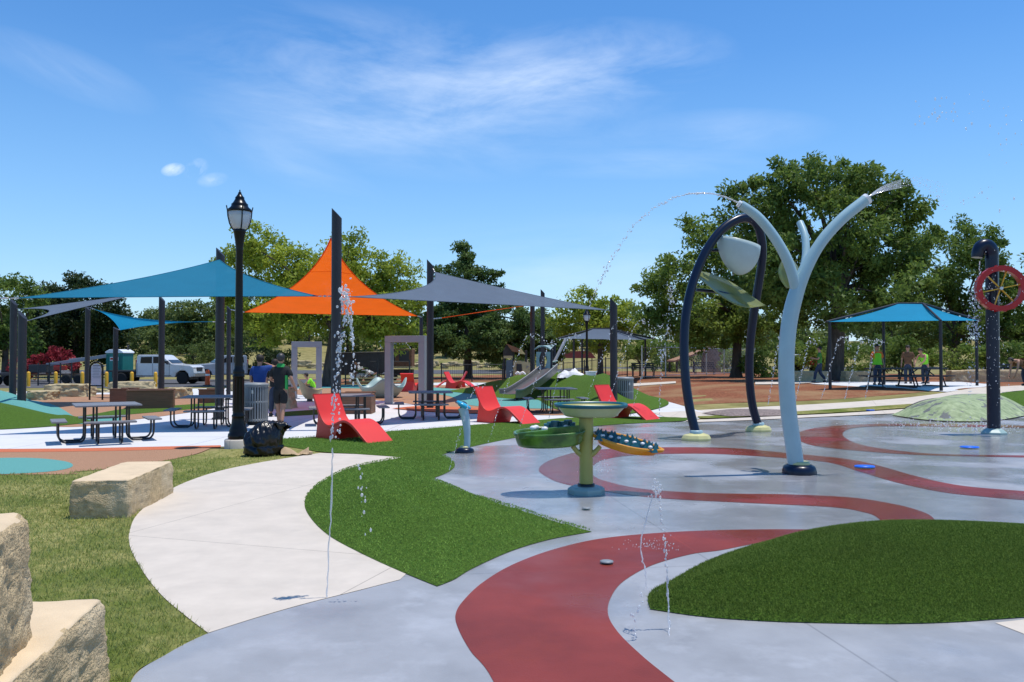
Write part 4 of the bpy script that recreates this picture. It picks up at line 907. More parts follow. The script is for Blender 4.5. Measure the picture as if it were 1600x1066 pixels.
def water_wheel():
    b = g(1553, 679); o = empty('spray_post', b, 0, 'navy spout post with a red and yellow water wheel at the right edge', 'spray feature')
    def L(px, py, dy=0): return at(px, py, b.y + dy) - b
    zt = L(1553, 386).z
    MB().lathe([(.135, .10), (.135, zt - .35), (.135, zt - .1)], n=28, caps=True).build('post', MT['navy'], o)
    # hood: bends over to the left
    P = [(0, 0, zt - .3), (0, 0, zt - .16), (-.04, 0, zt - .04), (-.12, 0, zt + .03), (-.22, 0, zt + .02), (-.30, 0, zt - .08), (-.33, 0, zt - .24)]
    MB().tube(spline(P, 4), [.137, .137, .137, .138, .14, .145, .15, .152, .152, .152, .15, .15, .148, .146, .144, .142, .14, .14, .138, .135, .13, .128, .125, .12, .115][:25], 20).build('hood', MT['navy'], o)
    c = L(1563, 451, -.34); rr = .50; M = Matrix.Rotation(R(-16), 3, 'Z')
    wh = empty('wheel', c, R(-14)); wh.parent = o
    def ringm(ro, ri, y0, y1, n=56):
        pr = []
        for (r_, y) in ((ri, y0), (ro, y0), (ro, y1), (ri, y1)): pr.append([(r_ * math.cos(2 * math.pi * j / n), y, r_ * math.sin(2 * math.pi * j / n)) for j in range(n)])
        m = MB(); m.grid(pr + [pr[0]], False, True); return m
    rm = ringm(.50, .385, -.10, .10)
    for k in range(18):
        a = 2 * math.pi * k / 18; rm.box((.505 * math.cos(a), 0, .505 * math.sin(a)), (.03, .18, .012), rot=Matrix.Rotation(-a, 3, 'Y') @ Matrix.Rotation(R(35), 3, 'Y'))
    r_ = rm.build('rim', MT['wheel_red'], wh)
    sp = MB()
    for k in range(6):
        a = R(12) + k * math.pi / 3; sp.box((.215 * math.cos(a), 0, .215 * math.sin(a)), (.36, .05 if k % 3 else .10, .022), rot=Matrix.Rotation(-a, 3, 'Y'))
    sp.build('spokes', MT['yellow'], wh)
    MB().tube([(0, -.09, 0), (0, .34, 0)], .035, 14).build('hub', MT['steel'], wh)
    MB().lathe([(.27, 0), (.27, .05), (.20, .11), (.14, .14), (0, .14)], n=8, smooth=False).build('footing', MT['teal_paint'], o, bevel=.01)
water_wheel()
for i, (px, py, rx) in enumerate(((1351, 733, .155), (1515, 702, .17), (1360, 643, .13))):
    q = g(px, py); c = tag(MB().lathe([(rx, 0), (rx * 1.0, .014), (rx * .92, .022), (0, .024)], n=28, sy=.8).build('spray_nozzle', MT['blue_disc'], None), ('bright blue spray disc on the red ribbon by the spray tree', 'bright blue spray disc in front of the water wheel post', 'small dark blue disc on the pale edge of the pad')[i], 'spray disc'); c.location = (q.x, q.y, q.z + .032)
for i, (px, py, rx) in enumerate(((948, 883, .055), (916, 798, .05))):
    q = g(px, py); c = tag(MB().lathe([(rx, 0), (rx, .008), (rx * .6, .012), (0, .012)], n=20).build('drain_cover', MT['bin'], None), ('small steel drain on the near red ribbon', 'small steel drain in front of the boat table')[i], 'drain'); c.location = (q.x, q.y, .026)
# painted green play mound (sloped shell in the pad)
MT['shell'] = mat('painted_mound', (.24, .32, .14), .75, var=.35, scale=6, bump=.9, bscale=16, detail=9, col2=(.40, .47, .25))
def shell_nodes(m):
    n = m.node_tree.nodes; l = m.node_tree.links; b = n['Principled BSDF']; cur = b.inputs['Base Color'].links[0].from_socket
    t = n.new('ShaderNodeTexCoord'); vz = n.new('ShaderNodeTexNoise'); vz.inputs['Scale'].default_value = .9; vz.inputs['Distortion'].default_value = 2.2; vz.inputs['Detail'].default_value = 3; l.new(t.outputs['Object'], vz.inputs[0])
    mr = n.new('ShaderNodeMapRange'); mr.inputs[1].default_value = .56; mr.inputs[2].default_value = .60; l.new(vz.outputs[0], mr.inputs[0])
    mxn = n.new('ShaderNodeMixRGB'); l.new(mr.outputs[0], mxn.inputs[0]); l.new(cur, mxn.inputs[1]); mxn.inputs[2].default_value = (.13, .135, .125, 1); l.new(mxn.outputs[0], b.inputs['Base Color'])
shell_nodes(MT['shell'])
def play_mound():
    pts = [(1393, 651), (1440, 658), (1500, 661), (1560, 659), (1610, 650), (1605, 641), (1560, 637), (1500, 636), (1440, 639)]
    o, p = sheet('play_mound', pts, 7, MT['shell'], .14, bulge=lambda x, y, d: .50 * S(0, 1.2, d) ** .6)
    tag(o, 'low mound painted mottled green with dark branches behind the water wheel', 'play mound')
    rock = MB(); c = g(1495, 641)
    P = spline([at(1420, 640, c.y) , at(1450, 628, c.y), at(1500, 623.5, c.y), at(1540, 624, c.y), at(1575, 631, c.y)], 5)
    rock.tube([p_ + Vector((0, .15, 0)) for p_ in P], .07, 8).build('ridge', MT['dark_metal'], o)
play_mound()
# ------------------------------------------------------------------ water jets
def jet(label, paths, n, r0, seed, name='water_jet', splash=(), stream=()):
    """drops strung along curves; each path is [(px,py,Y)...]"""
    r = random.Random(seed); P0 = None; m = MB()
    c0 = None
    for path in paths:
        pts = [at(*p) for p in path[0]]; c0 = c0 or pts[0].copy(); C = spline(pts, 10); spread = path[1]; dens = path[2]
        L = [0]
        for a, b in zip(C, C[1:]): L.append(L[-1] + (b - a).length)
        k = int(n * dens * 1.25)
        for i in range(k):
            u = (i + r.random() * .8) / k; s = u * L[-1]; j = max(q for q in range(len(L)) if L[q] <= s + 1e-9); j = min(j, len(C) - 2)
            f = (s - L[j]) / max(1e-6, L[j + 1] - L[j]); p = C[j].lerp(C[j + 1], f); d = (C[j + 1] - C[j]).normalized()
            sp = spread * (.15 + u); p = p + Vector((r.gauss(0, sp), r.gauss(0, sp), r.gauss(0, sp)))
            q = r0 * .72 * r.uniform(.35, 1.3) * (path[3] if len(path) > 3 else 1); el = r.uniform(1.0, 2.4)
            # a drop drawn out along its way
            x = d.cross(Vector((0, 1, .01))).normalized(); y = x.cross(d); ring = []
            vs = [p - d * q * el]
            for w_, z_ in ((.85, -.45 * el), (.95, .35 * el)):
                vs += [p + d * q * z_ + (x * math.cos(a * math.pi / 2.5) + y * math.sin(a * math.pi / 2.5)) * q * w_ for a in range(5)]
            vs.append(p + d * q * el)
            fs = [(0, 1 + (a + 1) % 5, 1 + a) for a in range(5)] + [(1 + a, 1 + (a + 1) % 5, 6 + (a + 1) % 5, 6 + a) for a in range(5)] + [(11, 6 + a, 6 + (a + 1) % 5) for a in range(5)]
            m.add(vs, fs, True)
    for path, rad in stream:
        C = spline([at(*p) for p in path], 8); c0 = c0 or C[0].copy()
        C = [p + Vector((r.gauss(0, rad * .5), 0, 0)) for p in C]
        m.tube(C, [rad * r.uniform(.5, 1.3) for _ in C], 6)
    for (px, py, Y, R_, k, q0) in splash:
        c = at(px, py, Y)
        for i in range(k):
            p = c + Vector((r.gauss(0, R_[0]), r.gauss(0, R_[0]), r.gauss(0, R_[1])))
            qq = q0 * .62 * r.uniform(.35, 1.5); m.ball(p, (qq, qq * r.uniform(.7, 1.2), qq * r.uniform(.7, 1.9)), 6, 4)
    m.v = [(x - c0.x, y - c0.y, z - c0.z) for x, y, z in m.v]
    o = m.build(name, MT['water'], None, fix=False); o.location = c0; return tag(o, label, 'water jet', 'jets of water playing over the splash pad')
jet('thin arc of water flying left from the spray tree branch', [([(1153, 317, 11.9), (1125, 305, 11.9), (1095, 302, 11.9), (1060, 307, 11.9), (1020, 327, 11.9), (990, 353, 11.9), (965, 390, 11.9), (945, 425, 11.9), (920, 480, 11.9)], .018, 1)], 150, .014, 1, stream=[([(1154, 317, 11.9), (1125, 305, 11.9), (1095, 302, 11.9), (1070, 304, 11.9)], .012)])
fan = []
for i in range(9):
    t = i / 8; fan.append(([(1354, 309, 12.0), (1378, 296 - 8 * t + 4, 12.0 + .2 * t), (1408, 285 - 12 * t + 8, 12 + .4 * t), (1440, 292 - 14 * t, 12.1 + .5 * t), (1480, 330 - 40 * t, 12.2 + .6 * t)], .015, .25, .55))
jet('fan of fine water spraying right from the spray tree top', fan, 120, .013, 2, stream=[(p[0][:3], .0035) for p in fan], splash=((1470, 175, 12.2, (.16, .10), 22, .017), (1530, 165, 12.2, (.2, .15), 18, .016), (1570, 215, 12.3, (.22, .2), 24, .017), (1500, 320, 12.3, (.35, .15), 26, .015)))
jet('near jet rising in front of the tall sail post, breaking into drops', [([(517, 690, 5.9), (521, 640, 5.9), (526, 590, 5.9), (532, 540, 5.9), (540, 480, 5.9), (545, 445, 5.9)], .022, 1), ([(548, 470, 5.95), (552, 540, 5.95), (551, 600, 5.95)], .010, .35, 1.2), ([(560, 720, 5.8), (566, 780, 5.8), (566, 840, 5.8)], .02, .12)], 90, .010, 3,
    stream=[([(511, 935, 5.87), (514, 860, 5.87), (518, 770, 5.87), (519, 700, 5.87)], .006), ([(546, 495, 5.95), (550, 520, 5.95), (552, 540, 5.95)], .008)], splash=((541, 470, 5.9, (.022, .07), 70, .014), (533, 540, 5.9, (.02, .08), 40, .011), (528, 640, 5.9, (.015, .15), 18, .010), (568, 768, 5.8, (.025, .03), 5, .012)))
jet('near jet falling in front of the turf hill tip', [([(1047, 985, 5.2), (1044, 930, 5.2), (1040, 860, 5.2), (1034, 810, 5.2), (1027, 765, 5.2)], .006, 1), ([(990, 1050, 5.0), (992, 1000, 5.0), (994, 950, 5.0), (1008, 925, 5.05)], .010, .35)], 44, .009, 4,
    stream=[([(1046, 1066, 4.6), (1047, 1020, 4.9), (1045, 975, 5.15), (1043, 900, 5.2)], .005), ([(1010, 920, 5.05), (1008, 890, 5.1), (1001, 855, 5.15), (1010, 810, 5.2), (1020, 775, 5.2)], .0045)], splash=((1026, 765, 5.2, (.022, .03), 42, .009), (1016, 850, 6.2, (.10, .012), 90, .0045)))
for i, (b, ap, e) in enumerate((((702, 735), (748, 600), (748, 600)), ((763, 690), (830, 523), (862, 550)), ((812, 668), (868, 531), (884, 545)), ((857, 655), (893, 523), (908, 548)), ((905, 660), (972, 498), (984, 540)), ((943, 655), (1003, 500), (1020, 530)), ((985, 650), (1034, 508), (1048, 530)),
        ((1200, 632), (1222, 526), (1236, 534)), ((1243, 628), (1268, 532), (1275, 538)), ((1283, 624), (1316, 527), (1328, 548)), ((1320, 624), (1350, 529), (1364, 542)), ((1352, 624), (1370, 531), (1379, 540)))):
    Yb = min(23, F * EYE / (b[1] - 560) * .92); mid = (b[0] + (ap[0] - b[0]) * .48, b[1] + (ap[1] - b[1]) * .58, Yb); mm = (b[0] + (ap[0] - b[0]) * .82, b[1] + (ap[1] - b[1]) * .93, Yb)
    path = [(b[0], b[1], Yb), mid, mm, (ap[0], ap[1], Yb)] + ([((ap[0] + e[0]) / 2 + 3, (ap[1] * .8 + e[1] * .2), Yb), (e[0], e[1], Yb)] if e != ap else [])
    jet(('dotted jet slanting over the green leaf tray', 'arching jet crossing the middle red lounger', 'arching jet over the lower end of the slide', 'arching jet in front of the slide hood', 'tall arching jet in front of the slide hill right side', 'arching jet before the grey bin and sail post', 'arching jet passing the right red lounger', 'arching jet left of the spray tree trunk', 'arching jet right of the spray tree trunk', 'arching jet in front of the big tree trunk', 'arching jet beside the hi-vis worker', 'arching jet left of the blue shelter tables')[i],
        [(path, .022 * Yb / 17, 1)], 64, .0125 * Yb / 17, 20 + i, splash=((ap[0], ap[1] + 4, Yb, (.10, .04), 12, .013 * Yb / 17),))
jet('upright jet standing left of the navy pipe arch', [([(1030, 655, 17.5), (1032, 600, 17.5), (1036, 555, 17.5), (1045, 500, 17.5), (1048, 445, 17.5)], .03, 1)], 60, .016, 40, splash=((1048, 460, 17.5, (.04, .16), 50, .018), (1034, 555, 17.5, (.05, .10), 50, .016), (1040, 520, 17.5, (.10, .25), 40, .011)))
jet('ragged water falling from the hood past the red wheel', [([(1531, 410, 18.3), (1529, 440, 18.3), (1524, 475, 18.3), (1524, 520, 18.3)], .05, 1)], 60, .02, 41, splash=((1527, 465, 18.3, (.08, .16), 120, .018), (1523, 518, 18.3, (.09, .16), 130, .018), (1520, 580, 18.3, (.05, .22), 40, .012), (1555, 560, 17.9, (.12, .8), 110, .011), (1565, 450, 17.6, (.35, .35), 50, .012), (1516, 600, 18.3, (.03, .2), 30, .014)))
for i, (px, py, rx, k) in enumerate(((1480, 668, .9, 240), (1530, 676, .7, 160), (930, 742, .12, 40))):
    q = g(px, py); m = MB(); r = random.Random(70 + i)
    for j in range(k):
        m.ball((r.gauss(0, rx), r.gauss(0, rx * .5), abs(r.gauss(0, .10))), r.uniform(.006, .02) * (1 if i < 2 else .6), 5, 4)
    o = m.build('water_splash', MT['water'], None, fix=False); o.location = (q.x, q.y, .03); tag(o, kind='stuff'); tag(o, ('spray of drops bouncing off the pad left of the water wheel foot', 'spray of drops bouncing at the water wheel foot', 'small splash of drops on the pad left of the boat table')[i], 'water splash')
# ------------------------------------------------------------------ trees
def fol(name, dark, light, scale=.5, tr=.38): MT[name] = foliage(name, dark, light, scale, tr)
fol('leaf_yellowgreen', (.20, .27, .03), (.44, .51, .07), .5, .5); fol('leaf_oak', (.085, .145, .026), (.20, .28, .055), .5, .45); fol('leaf_light', (.12, .19, .03), (.27, .35, .065), .5, .48)
fol('leaf_deep', (.06, .115, .028), (.15, .22, .055), .5, .45); fol('leaf_dark', (.022, .045, .013), (.07, .10, .028)); fol('leaf_far', (.09, .135, .035), (.20, .25, .07), .5, .45); fol('leaf_red', (.20, .015, .025), (.40, .05, .06), 2.0)
def leaf_cloud(cen, rad, per, size, flat=.8, up=.35):
    """leaf sized faces scattered through clumps: cen (k,3), rad (k,)"""
    k = len(cen); cid = np.repeat(np.arange(k), per); n = len(cid)
    d = nrng.normal(size=(n, 3)); d /= np.linalg.norm(d, axis=1)[:, None]
    rr = nrng.random(n) ** .45; p = cen[cid] + d * (rr * rad[cid])[:, None] * np.array([1, 1, flat])
    a = nrng.normal(size=(n, 3)) * .8 + d * .9 + np.array([0, 0, -.25]); a /= np.linalg.norm(a, axis=1)[:, None]
    nn = nrng.normal(size=(n, 3)) * .7 + np.array([0, 0, up]) + d * .5; b = np.cross(a, nn); b /= np.linalg.norm(b, axis=1)[:, None] + 1e-9
    L = size * nrng.uniform(.6, 1.35, n)[:, None]; W = L * .42
    V = np.empty((n * 4, 3)); V[0::4] = p - a * L * .5; V[1::4] = p + b * W * .5 + a * L * .05; V[2::4] = p + a * L * .5; V[3::4] = p - b * W * .5 + a * L * .05
    return V, np.arange(n * 4).reshape(n, 4)
def crown_clumps(ells, dens, cr):
    C = []; Rr = []
    for c, r in ells:
        area = (r[0] * r[2]) * 8; k = max(5, int(area * dens))
        for _ in range(k):
            v = Vector((rnd.gauss(0, 1), rnd.gauss(0, 1), rnd.gauss(0, 1))).normalized(); f = rnd.uniform(.35, 1.0) ** .55 * rnd.uniform(.86, 1.08)
            C.append((c.x + v.x * r[0] * f, c.y + v.y * r[1] * f, c.z + v.z * r[2] * f)); Rr.append(cr * rnd.uniform(.55, 1.35) * (1.15 - .35 * f))
    return np.array(C), np.array(Rr)
def tree(name, label, base, Y, ells, mname, size=.24, dens=1.0, per=46, cr=.75, tr=.3, lean=0.0, cat='tree', group=None, trunk=True, limbs=14, flat=.8, fork=.35, up=.35, dep=.85):
    b = at(base[0], base[1], Y); b.z = hh(b.x, b.y); o = empty(name, b, 0, label, cat, group); E = []
    for (px, py, rx, ry) in ells:
        c = at(px, py, Y + rnd.uniform(-.25, .25) * rx * Y / F) - b; k = Y / F; E.append((c, (rx * k, max(rx, ry) * k * dep, ry * k)))
    C, Rr = crown_clumps(E, dens, cr); V, Fc = leaf_cloud(C, Rr, int(per * 1.9), size * 1.0, flat, up)
    k = V[:, 2] > .05
    raw_mesh('crown', V, Fc, MT[mname], o)
    if trunk:
        zt = max(e[0].z for e in E); zb = min(e[0].z - e[1][2] for e in E); zf = max(.6, zb + (zt - zb) * fork); m = MB()
        cx = sum(e[0].x for e in E) / len(E)
        P = spline([(0, 0, -.1), (lean * .3, 0, zf * .3), (lean * .8 , 0, zf * .7), (lean, 0, zf)], 4)
        m.tube(P, [tr * (1.45 - .45 * min(1, i / 2)) * (1 - .035 * i) for i in range(len(P))], 12)
        order = sorted(range(len(C)), key=lambda i: rnd.random())[:limbs]
        for i in order:
            t = Vector(C[i]); s = Vector((lean * .9, 0, zf * rnd.uniform(.72, .98))); md = s.lerp(t, .5) + Vector((0, 0, .12 * (t - s).length))
            rr = tr * rnd.uniform(.16, .34); m.tube(spline([s, md, t], 4), [rr * (1 - .1 * q) for q in range(9)], 6)
        m.build('trunk', MT['bark'], o, fix=False)
    return o
tree('oak_tree', 'tallest dark green oak behind the spray tree and blue shelter', (1303, 597), 44,
     [(1215, 298, 58, 42), (1290, 288, 80, 40), (1368, 300, 62, 42), (1412, 325, 34, 26), (1178, 345, 52, 44), (1290, 360, 118, 70), (1390, 378, 72, 60), (1220, 430, 90, 66), (1320, 450, 128, 62), (1400, 455, 70, 54), (1150, 300, 16, 14)], 'leaf_oak', .27, 1.25, 60, .72, .52, .3, limbs=26, fork=.30, dep=1.0)
tree('elm_tree', 'bright green broad tree left of the tallest oak, behind the navy pipe arch', (1150, 588), 52,
     [(1105, 372, 42, 30), (1150, 410, 64, 54), (1062, 432, 56, 46), (1015, 478, 38, 44), (1092, 490, 90, 52), (1180, 485, 62, 56), (1125, 512, 90, 28), (1085, 350, 18, 12)], 'leaf_light', .27, 1.15, 52, .75, .34, .2, limbs=18)
tree('elm_tree', 'green tree behind the water wheel post at the right edge', (1490, 590), 56,
     [(1500, 372, 54, 32), (1545, 400, 38, 44), (1460, 420, 60, 58), (1530, 460, 66, 58), (1610, 480, 56, 62), (1480, 505, 84, 46), (1590, 540, 70, 44), (1650, 430, 50, 60)], 'leaf_oak', .28, 1.1, 50, .78, .34, .2)
tree('shade_tree', 'big yellow green tree behind the orange sail', (512, 604), 50,
     [(410, 388, 46, 38), (378, 420, 42, 40), (450, 418, 58, 46), (495, 408, 42, 36), (552, 390, 30, 36), (572, 432, 50, 48), (620, 430, 36, 34), (640, 462, 22, 28), (520, 470, 108, 50), (432, 478, 84, 48), (592, 490, 66, 44), (348, 440, 30, 44), (450, 515, 70, 30), (610, 522, 50, 28), (360, 490, 30, 40)], 'leaf_yellowgreen', .26, 1.15, 54, .72, .42, .45, limbs=24)
tree('cypress_tree', 'feathery deep green cypress behind the grey sail, pointed top', (731, 588), 70,
     [(722, 400, 22, 22), (714, 430, 40, 22), (764, 432, 20, 13), (738, 460, 50, 28), (700, 488, 60, 28), (790, 500, 58, 28), (740, 520, 95, 28), (682, 520, 52, 33), (825, 528, 52, 28), (750, 545, 85, 18), (862, 545, 30, 22)], 'leaf_deep', .30, 1.5, 56, .75, .36, 0, limbs=22, flat=.55, fork=.55)
tree('magnolia_tree', 'dense dark round magnolia at left behind the arched notice board', (118, 588), 74,
     [(122, 450, 24, 20), (85, 462, 22, 20), (75, 480, 38, 35), (140, 485, 58, 42), (100, 525, 78, 44), (165, 525, 42, 44), (60, 535, 40, 40)], 'leaf_dark', .34, 1.2, 56, .9, .35, 0)
tree('oak_tree', 'dark tree cut off by the left edge behind the two sail posts', (8, 590), 62,
     [(12, 458, 40, 30), (-20, 500, 60, 50), (48, 470, 22, 22), (20, 535, 40, 38)], 'leaf_oak', .30, 1.1, 46, .8, .3, 0)
tree('elm_tree', 'yellow green tree right of the far lamp post, behind the grey sail corner', (938, 588), 62,
     [(910, 474, 36, 26), (946, 490, 34, 30), (888, 500, 32, 30), (930, 520, 50, 30), (975, 500, 22, 34)], 'leaf_yellowgreen', .30, 1.1, 46, .78, .26, 0)
tree('elm_tree', 'small pale green tree seen between the lamp post and blue sail', (300, 568), 92, [(290, 490, 30, 20), (325, 500, 32, 28), (270, 520, 42, 30), (335, 535, 46, 34)], 'leaf_far', .42, .9, 40, 1.0, .3)
tree('elm_tree', 'pale green roadside tree right of the portable toilet', (238, 572), 98, [(232, 505, 28, 24), (262, 498, 22, 20), (245, 535, 44, 26)], 'leaf_far', .42, .9, 40, 1.0, .3)
tree('sapling', 'slim young tree behind the park bench with the black fence post', (1000, 578), 56, [(1000, 545, 24, 22), (995, 558, 28, 16)], 'leaf_light', .22, 1.4, 40, .5, .07, cat='sapling')
SH = 'bushes along the back of the lawn'
for (lb, base, Y, ells, mn) in (('light green bush left of the spray tree trunk', (1192, 600), 52, [(1195, 575, 38, 24), (1180, 562, 18, 18)], 'leaf_light'), ('bright bush behind the worker in green shirt', (1240, 585), 60, [(1240, 540, 40, 38), (1250, 560, 40, 26)], 'leaf_light'),
        ('dark bush left of the stone chimney, behind the arch leg', (1050, 580), 75, [(1045, 560, 34, 24), (1030, 550, 30, 18)], 'leaf_oak'), ('wide dark bush under the tallest oak, behind the sandstone wall', (1330, 582), 66, [(1330, 560, 50, 24), (1290, 566, 30, 18)], 'leaf_oak'), ('low bush between the stone chimney and spray tree trunk', (1155, 585), 66, [(1155, 568, 34, 20)], 'leaf_light'), ('long dark thicket far behind the stone chimney and navy pipe arch', (1080, 572), 94, [(1020, 548, 44, 22), (1090, 545, 44, 24), (1160, 548, 44, 22)], 'leaf_oak'), ('long dark thicket far behind the big oak trunk and shelter', (1300, 572), 94, [(1230, 546, 44, 26), (1310, 548, 44, 24), (1390, 546, 44, 24), (1460, 548, 40, 22)], 'leaf_oak'), ('dark bush at the foot of the cypress', (790, 580), 96, [(790, 555, 40, 20), (840, 552, 34, 18)], 'leaf_oak'),
        ('dark bush behind the shelter tables, left one', (1405, 590), 48, [(1405, 550, 34, 28), (1385, 562, 24, 24)], 'leaf_oak'), ('bright bush right of the shelter front post', (1500, 592), 48, [(1490, 560, 44, 22), (1520, 556, 30, 24)], 'leaf_light'), ('dark bush behind the water wheel post', (1570, 592), 48, [(1570, 560, 44, 28), (1620, 560, 40, 30)], 'leaf_oak'),
        ('dark bush beyond the walking men', (405, 588), 66, [(400, 560, 46, 26), (440, 562, 30, 20)], 'leaf_dark'), ('grey green scrub behind the white pickup', (290, 580), 78, [(280, 556, 50, 16), (330, 552, 34, 18)], 'leaf_far')):
    tree('bush', lb, base, Y, ells, mn, .24, 1.4, 44, .55, .08, cat='bush', group=SH, limbs=6)
tree('flowering_shrub', 'red flowering shrub at left behind the yellow bollards', (75, 592), 60, [(40, 570, 26, 14), (60, 578, 30, 12), (85, 562, 28, 16), (105, 570, 20, 12), (92, 552, 14, 8)], 'leaf_red', .22, 2.2, 40, .42, .06, cat='shrub', limbs=8)
# the far wood reads as one mass
E = []; T = MB()
for i in range(96):
    px = -150 + i * 20 + rnd.uniform(-14, 14); Y = rnd.uniform(118, 165); top = rnd.uniform(468, 512) if not (180 < px < 330) else rnd.uniform(495, 520)
    c0 = at(px, 560, Y); zb = hh(c0.x, Y); zt = at(px, top, Y).z; ht = max(3.5, zt - zb)
    for q in range(3): E.append((Vector((c0.x + rnd.uniform(-2, 2), Y + rnd.uniform(-1.5, 1.5), zb + ht * (.26 + .24 * q))), (ht * (.42 - .07 * q), ht * .4, ht * .30)))
    T.tube([(c0.x, Y, zb - .2), (c0.x, Y, zb + ht * .6)], .22, 6)
C, Rr = crown_clumps(E, .30, 1.3); V, Fc = leaf_cloud(C, Rr, 34, .72)
fw = raw_mesh('far_wood', V, Fc, MT['leaf_far']); tag(fw, 'hazy green wood along the horizon beyond the park lawn', 'wood', kind='stuff'); T.build('trunks', MT['bark'], fw, fix=False)
# ------------------------------------------------------------------ shelters
def hip(label, A, B, Cc, D, R1, R2, m, posts, pr=.06, over=.0):
    cen = (A + B + Cc + D) / 4; cen.z = hh(cen.x, cen.y); o = empty('shade_shelter', cen, 0, label, 'shade shelter')
    def face(P, Q, T1, T2, n=14):
        rows = []
        for i in range(n + 1):
            t = i / n; row = []
            for j in range(n + 1):
                s = j / n; p = P.lerp(Q, s).lerp(T1.lerp(T2, s), t); sag = .28 * (4 * s * (1 - s)) * (1 - t) ** 1.5
                inn = (cen - p); inn.z = 0; p = p + inn.normalized() * sag * .7 + Vector((0, 0, -.18 * t * (1 - t) * 4 * .5)); row.append(p - cen)
            rows.append(row)
        return rows
    for P, Q, T1, T2 in ((A, B, R1, R2), (B, Cc, R2, R2), (Cc, D, R2, R1), (D, A, R1, R1)):
        MB().grid(face(P, Q, T1, T2)).build('canopy', m, o, fix=False)
    fr = MB()
    for P, Q in ((A, R1), (D, R1), (B, R2), (Cc, R2), (R1, R2)): fr.tube([P - cen, Q - cen], .045, 8)
    fr.build('rafters', MT['post'], o)
    for p in posts:
        z0 = hh(p.x, p.y) - cen.z; m2 = MB().tube([(p.x - cen.x, p.y - cen.y, z0), (p.x - cen.x, p.y - cen.y, p.z - cen.z)], pr, 12); m2.build('post', MT['post'], o)
    return o
A, B, Cc, D = at(1291, 503, 32), at(1470, 501, 31.2), at(1532, 501, 35.2), at(1378, 500.5, 36.5)
hip('blue fabric hip shelter on dark posts over picnic tables at right', A, B, Cc, D, at(1403, 474.5, 34.2), at(1442, 474.5, 33.5), MT['blue_sail'], (A.lerp(Cc, .02), B.lerp(D, .005), Cc.lerp(A, .03), D.lerp(B, .03)))
A, B, Cc, D = at(872, 529, 46), at(1008, 531, 45), at(1022, 529, 51), at(900, 528, 52)
hip('grey purple hip shelter behind the distant lamp post', A, B, Cc, D, at(926, 514, 48.5), at(953, 514, 48), MT['grey_sail'], (A.lerp(Cc, .15), B.lerp(D, .45), Cc.lerp(A, .1), D.lerp(B, .1)))
# ------------------------------------------------------------------ play equipment
def portal(px0, px1, pt, pb, Y, label, rz):
    a = at(px0, pb, Y); b = at(px1, pb, Y); c = (a + b) / 2; c.z = hh(c.x, c.y); wd = (b - a).length; ht = at(px0, pt, Y).z - c.z
    o = empty('portal_frame', c, rz, label, 'portal frame', 'grey square portal frames'); t = .235; d = .30
    for s in (-1, 1): MB().box((s * (wd / 2 - t / 2), 0, (ht - t) / 2), (t, d, ht - t)).build('upright', MT['frame_grey'], o, bevel=.012)
    MB().box((0, 0, ht - t / 2 + .002), (wd, d + .004, t)).build('lintel', MT['frame_grey'], o, bevel=.012)
    for s in (-1, 1): MB().box((s * (wd / 2 - t / 2), 0, .02), (t + .2, d + .2, .04)).build('base_plate', MT['frame_grey'], o, bevel=.008)
portal(601, 667, 525, 632, 30.2, 'grey square portal frame beside the grey sail post', R(-14))
portal(456, 502, 534, 622, 34.5, 'smaller grey square portal frame right of the walking men', R(12))
def rocker():
    q = g(596, 622); o = empty('rocking_bowl', q, .3, 'pale teal wavy rimmed spinner bowl behind the right portal frame', 'spinner bowl'); rows = []; n = 64
    for t in (0, .15, .35, .6, .8, 1.0):
        row = []
        for j in range(n):
            a = 2 * math.pi * j / n; lob = .5 + .5 * math.cos(4 * a); zr = .48 + .40 * lob ** 1.6; r_ = (.62 + .42 * t ** .7) * (1 + .04 * lob * t)
            row.append((r_ * math.cos(a), r_ * math.sin(a), .04 + (zr - .04) * t))
        rows.append(row)
    rows.insert(0, [(.5 * x / .62, .5 * y / .62, .0) for x, y, z in rows[0]])
    inner = [[(x * k, y * k, z * zz) for x, y, z in rows[-1]] for k, zz in ((.95, .985), (.86, .72), (.7, .35))]
    MB().grid(rows + inner, True, True).build('bowl', MT['teal_paint'], o, fix=True); MB().lathe([(.7, .28), (0, .22)], n=32).build('seat', MT['teal_paint'], o)
    MB().lathe([(.3, -.05), (.3, .05)], n=16).build('pivot', MT['dark_metal'], o)
rocker()
def cup(px, py, label, mo, mi, s, rz):
    q = g(px, py); o = empty('spinner_cup', q, rz, label, 'spinner seat'); rows = []; n = 36
    for t in (0, .2, .45, .7, 1.0):
        row = []
        for j in range(n):
            a = 2 * math.pi * j / n; zr = (.52 + .22 * math.cos(a) + .10 * math.cos(2 * a)) * s; r_ = (.16 + .34 * t ** .6) * s; row.append((r_ * math.cos(a), r_ * math.sin(a), .12 * s + zr * t))
        rows.append(row)
    MB().grid(rows, True, True).build('shell', mo, o, fix=False)
    MB().grid([[(x * k, y * k, z * zz + .01) for x, y, z in rows[i]] for i, k, zz in ((4, 1.0, 1.0), (4, .96, .985), (3, .92, 1.0), (2, .9, 1.02), (1, .85, 1.2))], True, True).build('lining', mi, o, fix=False)
    MB().lathe([(.12 * s, 0), (.10 * s, .16 * s)], n=14).build('pivot', MT['dark_metal'], o); MB().lathe([(.16 * s, .13 * s), (0, .16 * s)], n=20).build('bottom', mo, o)
cup(484, 628, 'yellow lined brown spinner seat in front of the left portal frame', MT['tan_plastic'], MT['cream_yellow'], 1.0, R(200))
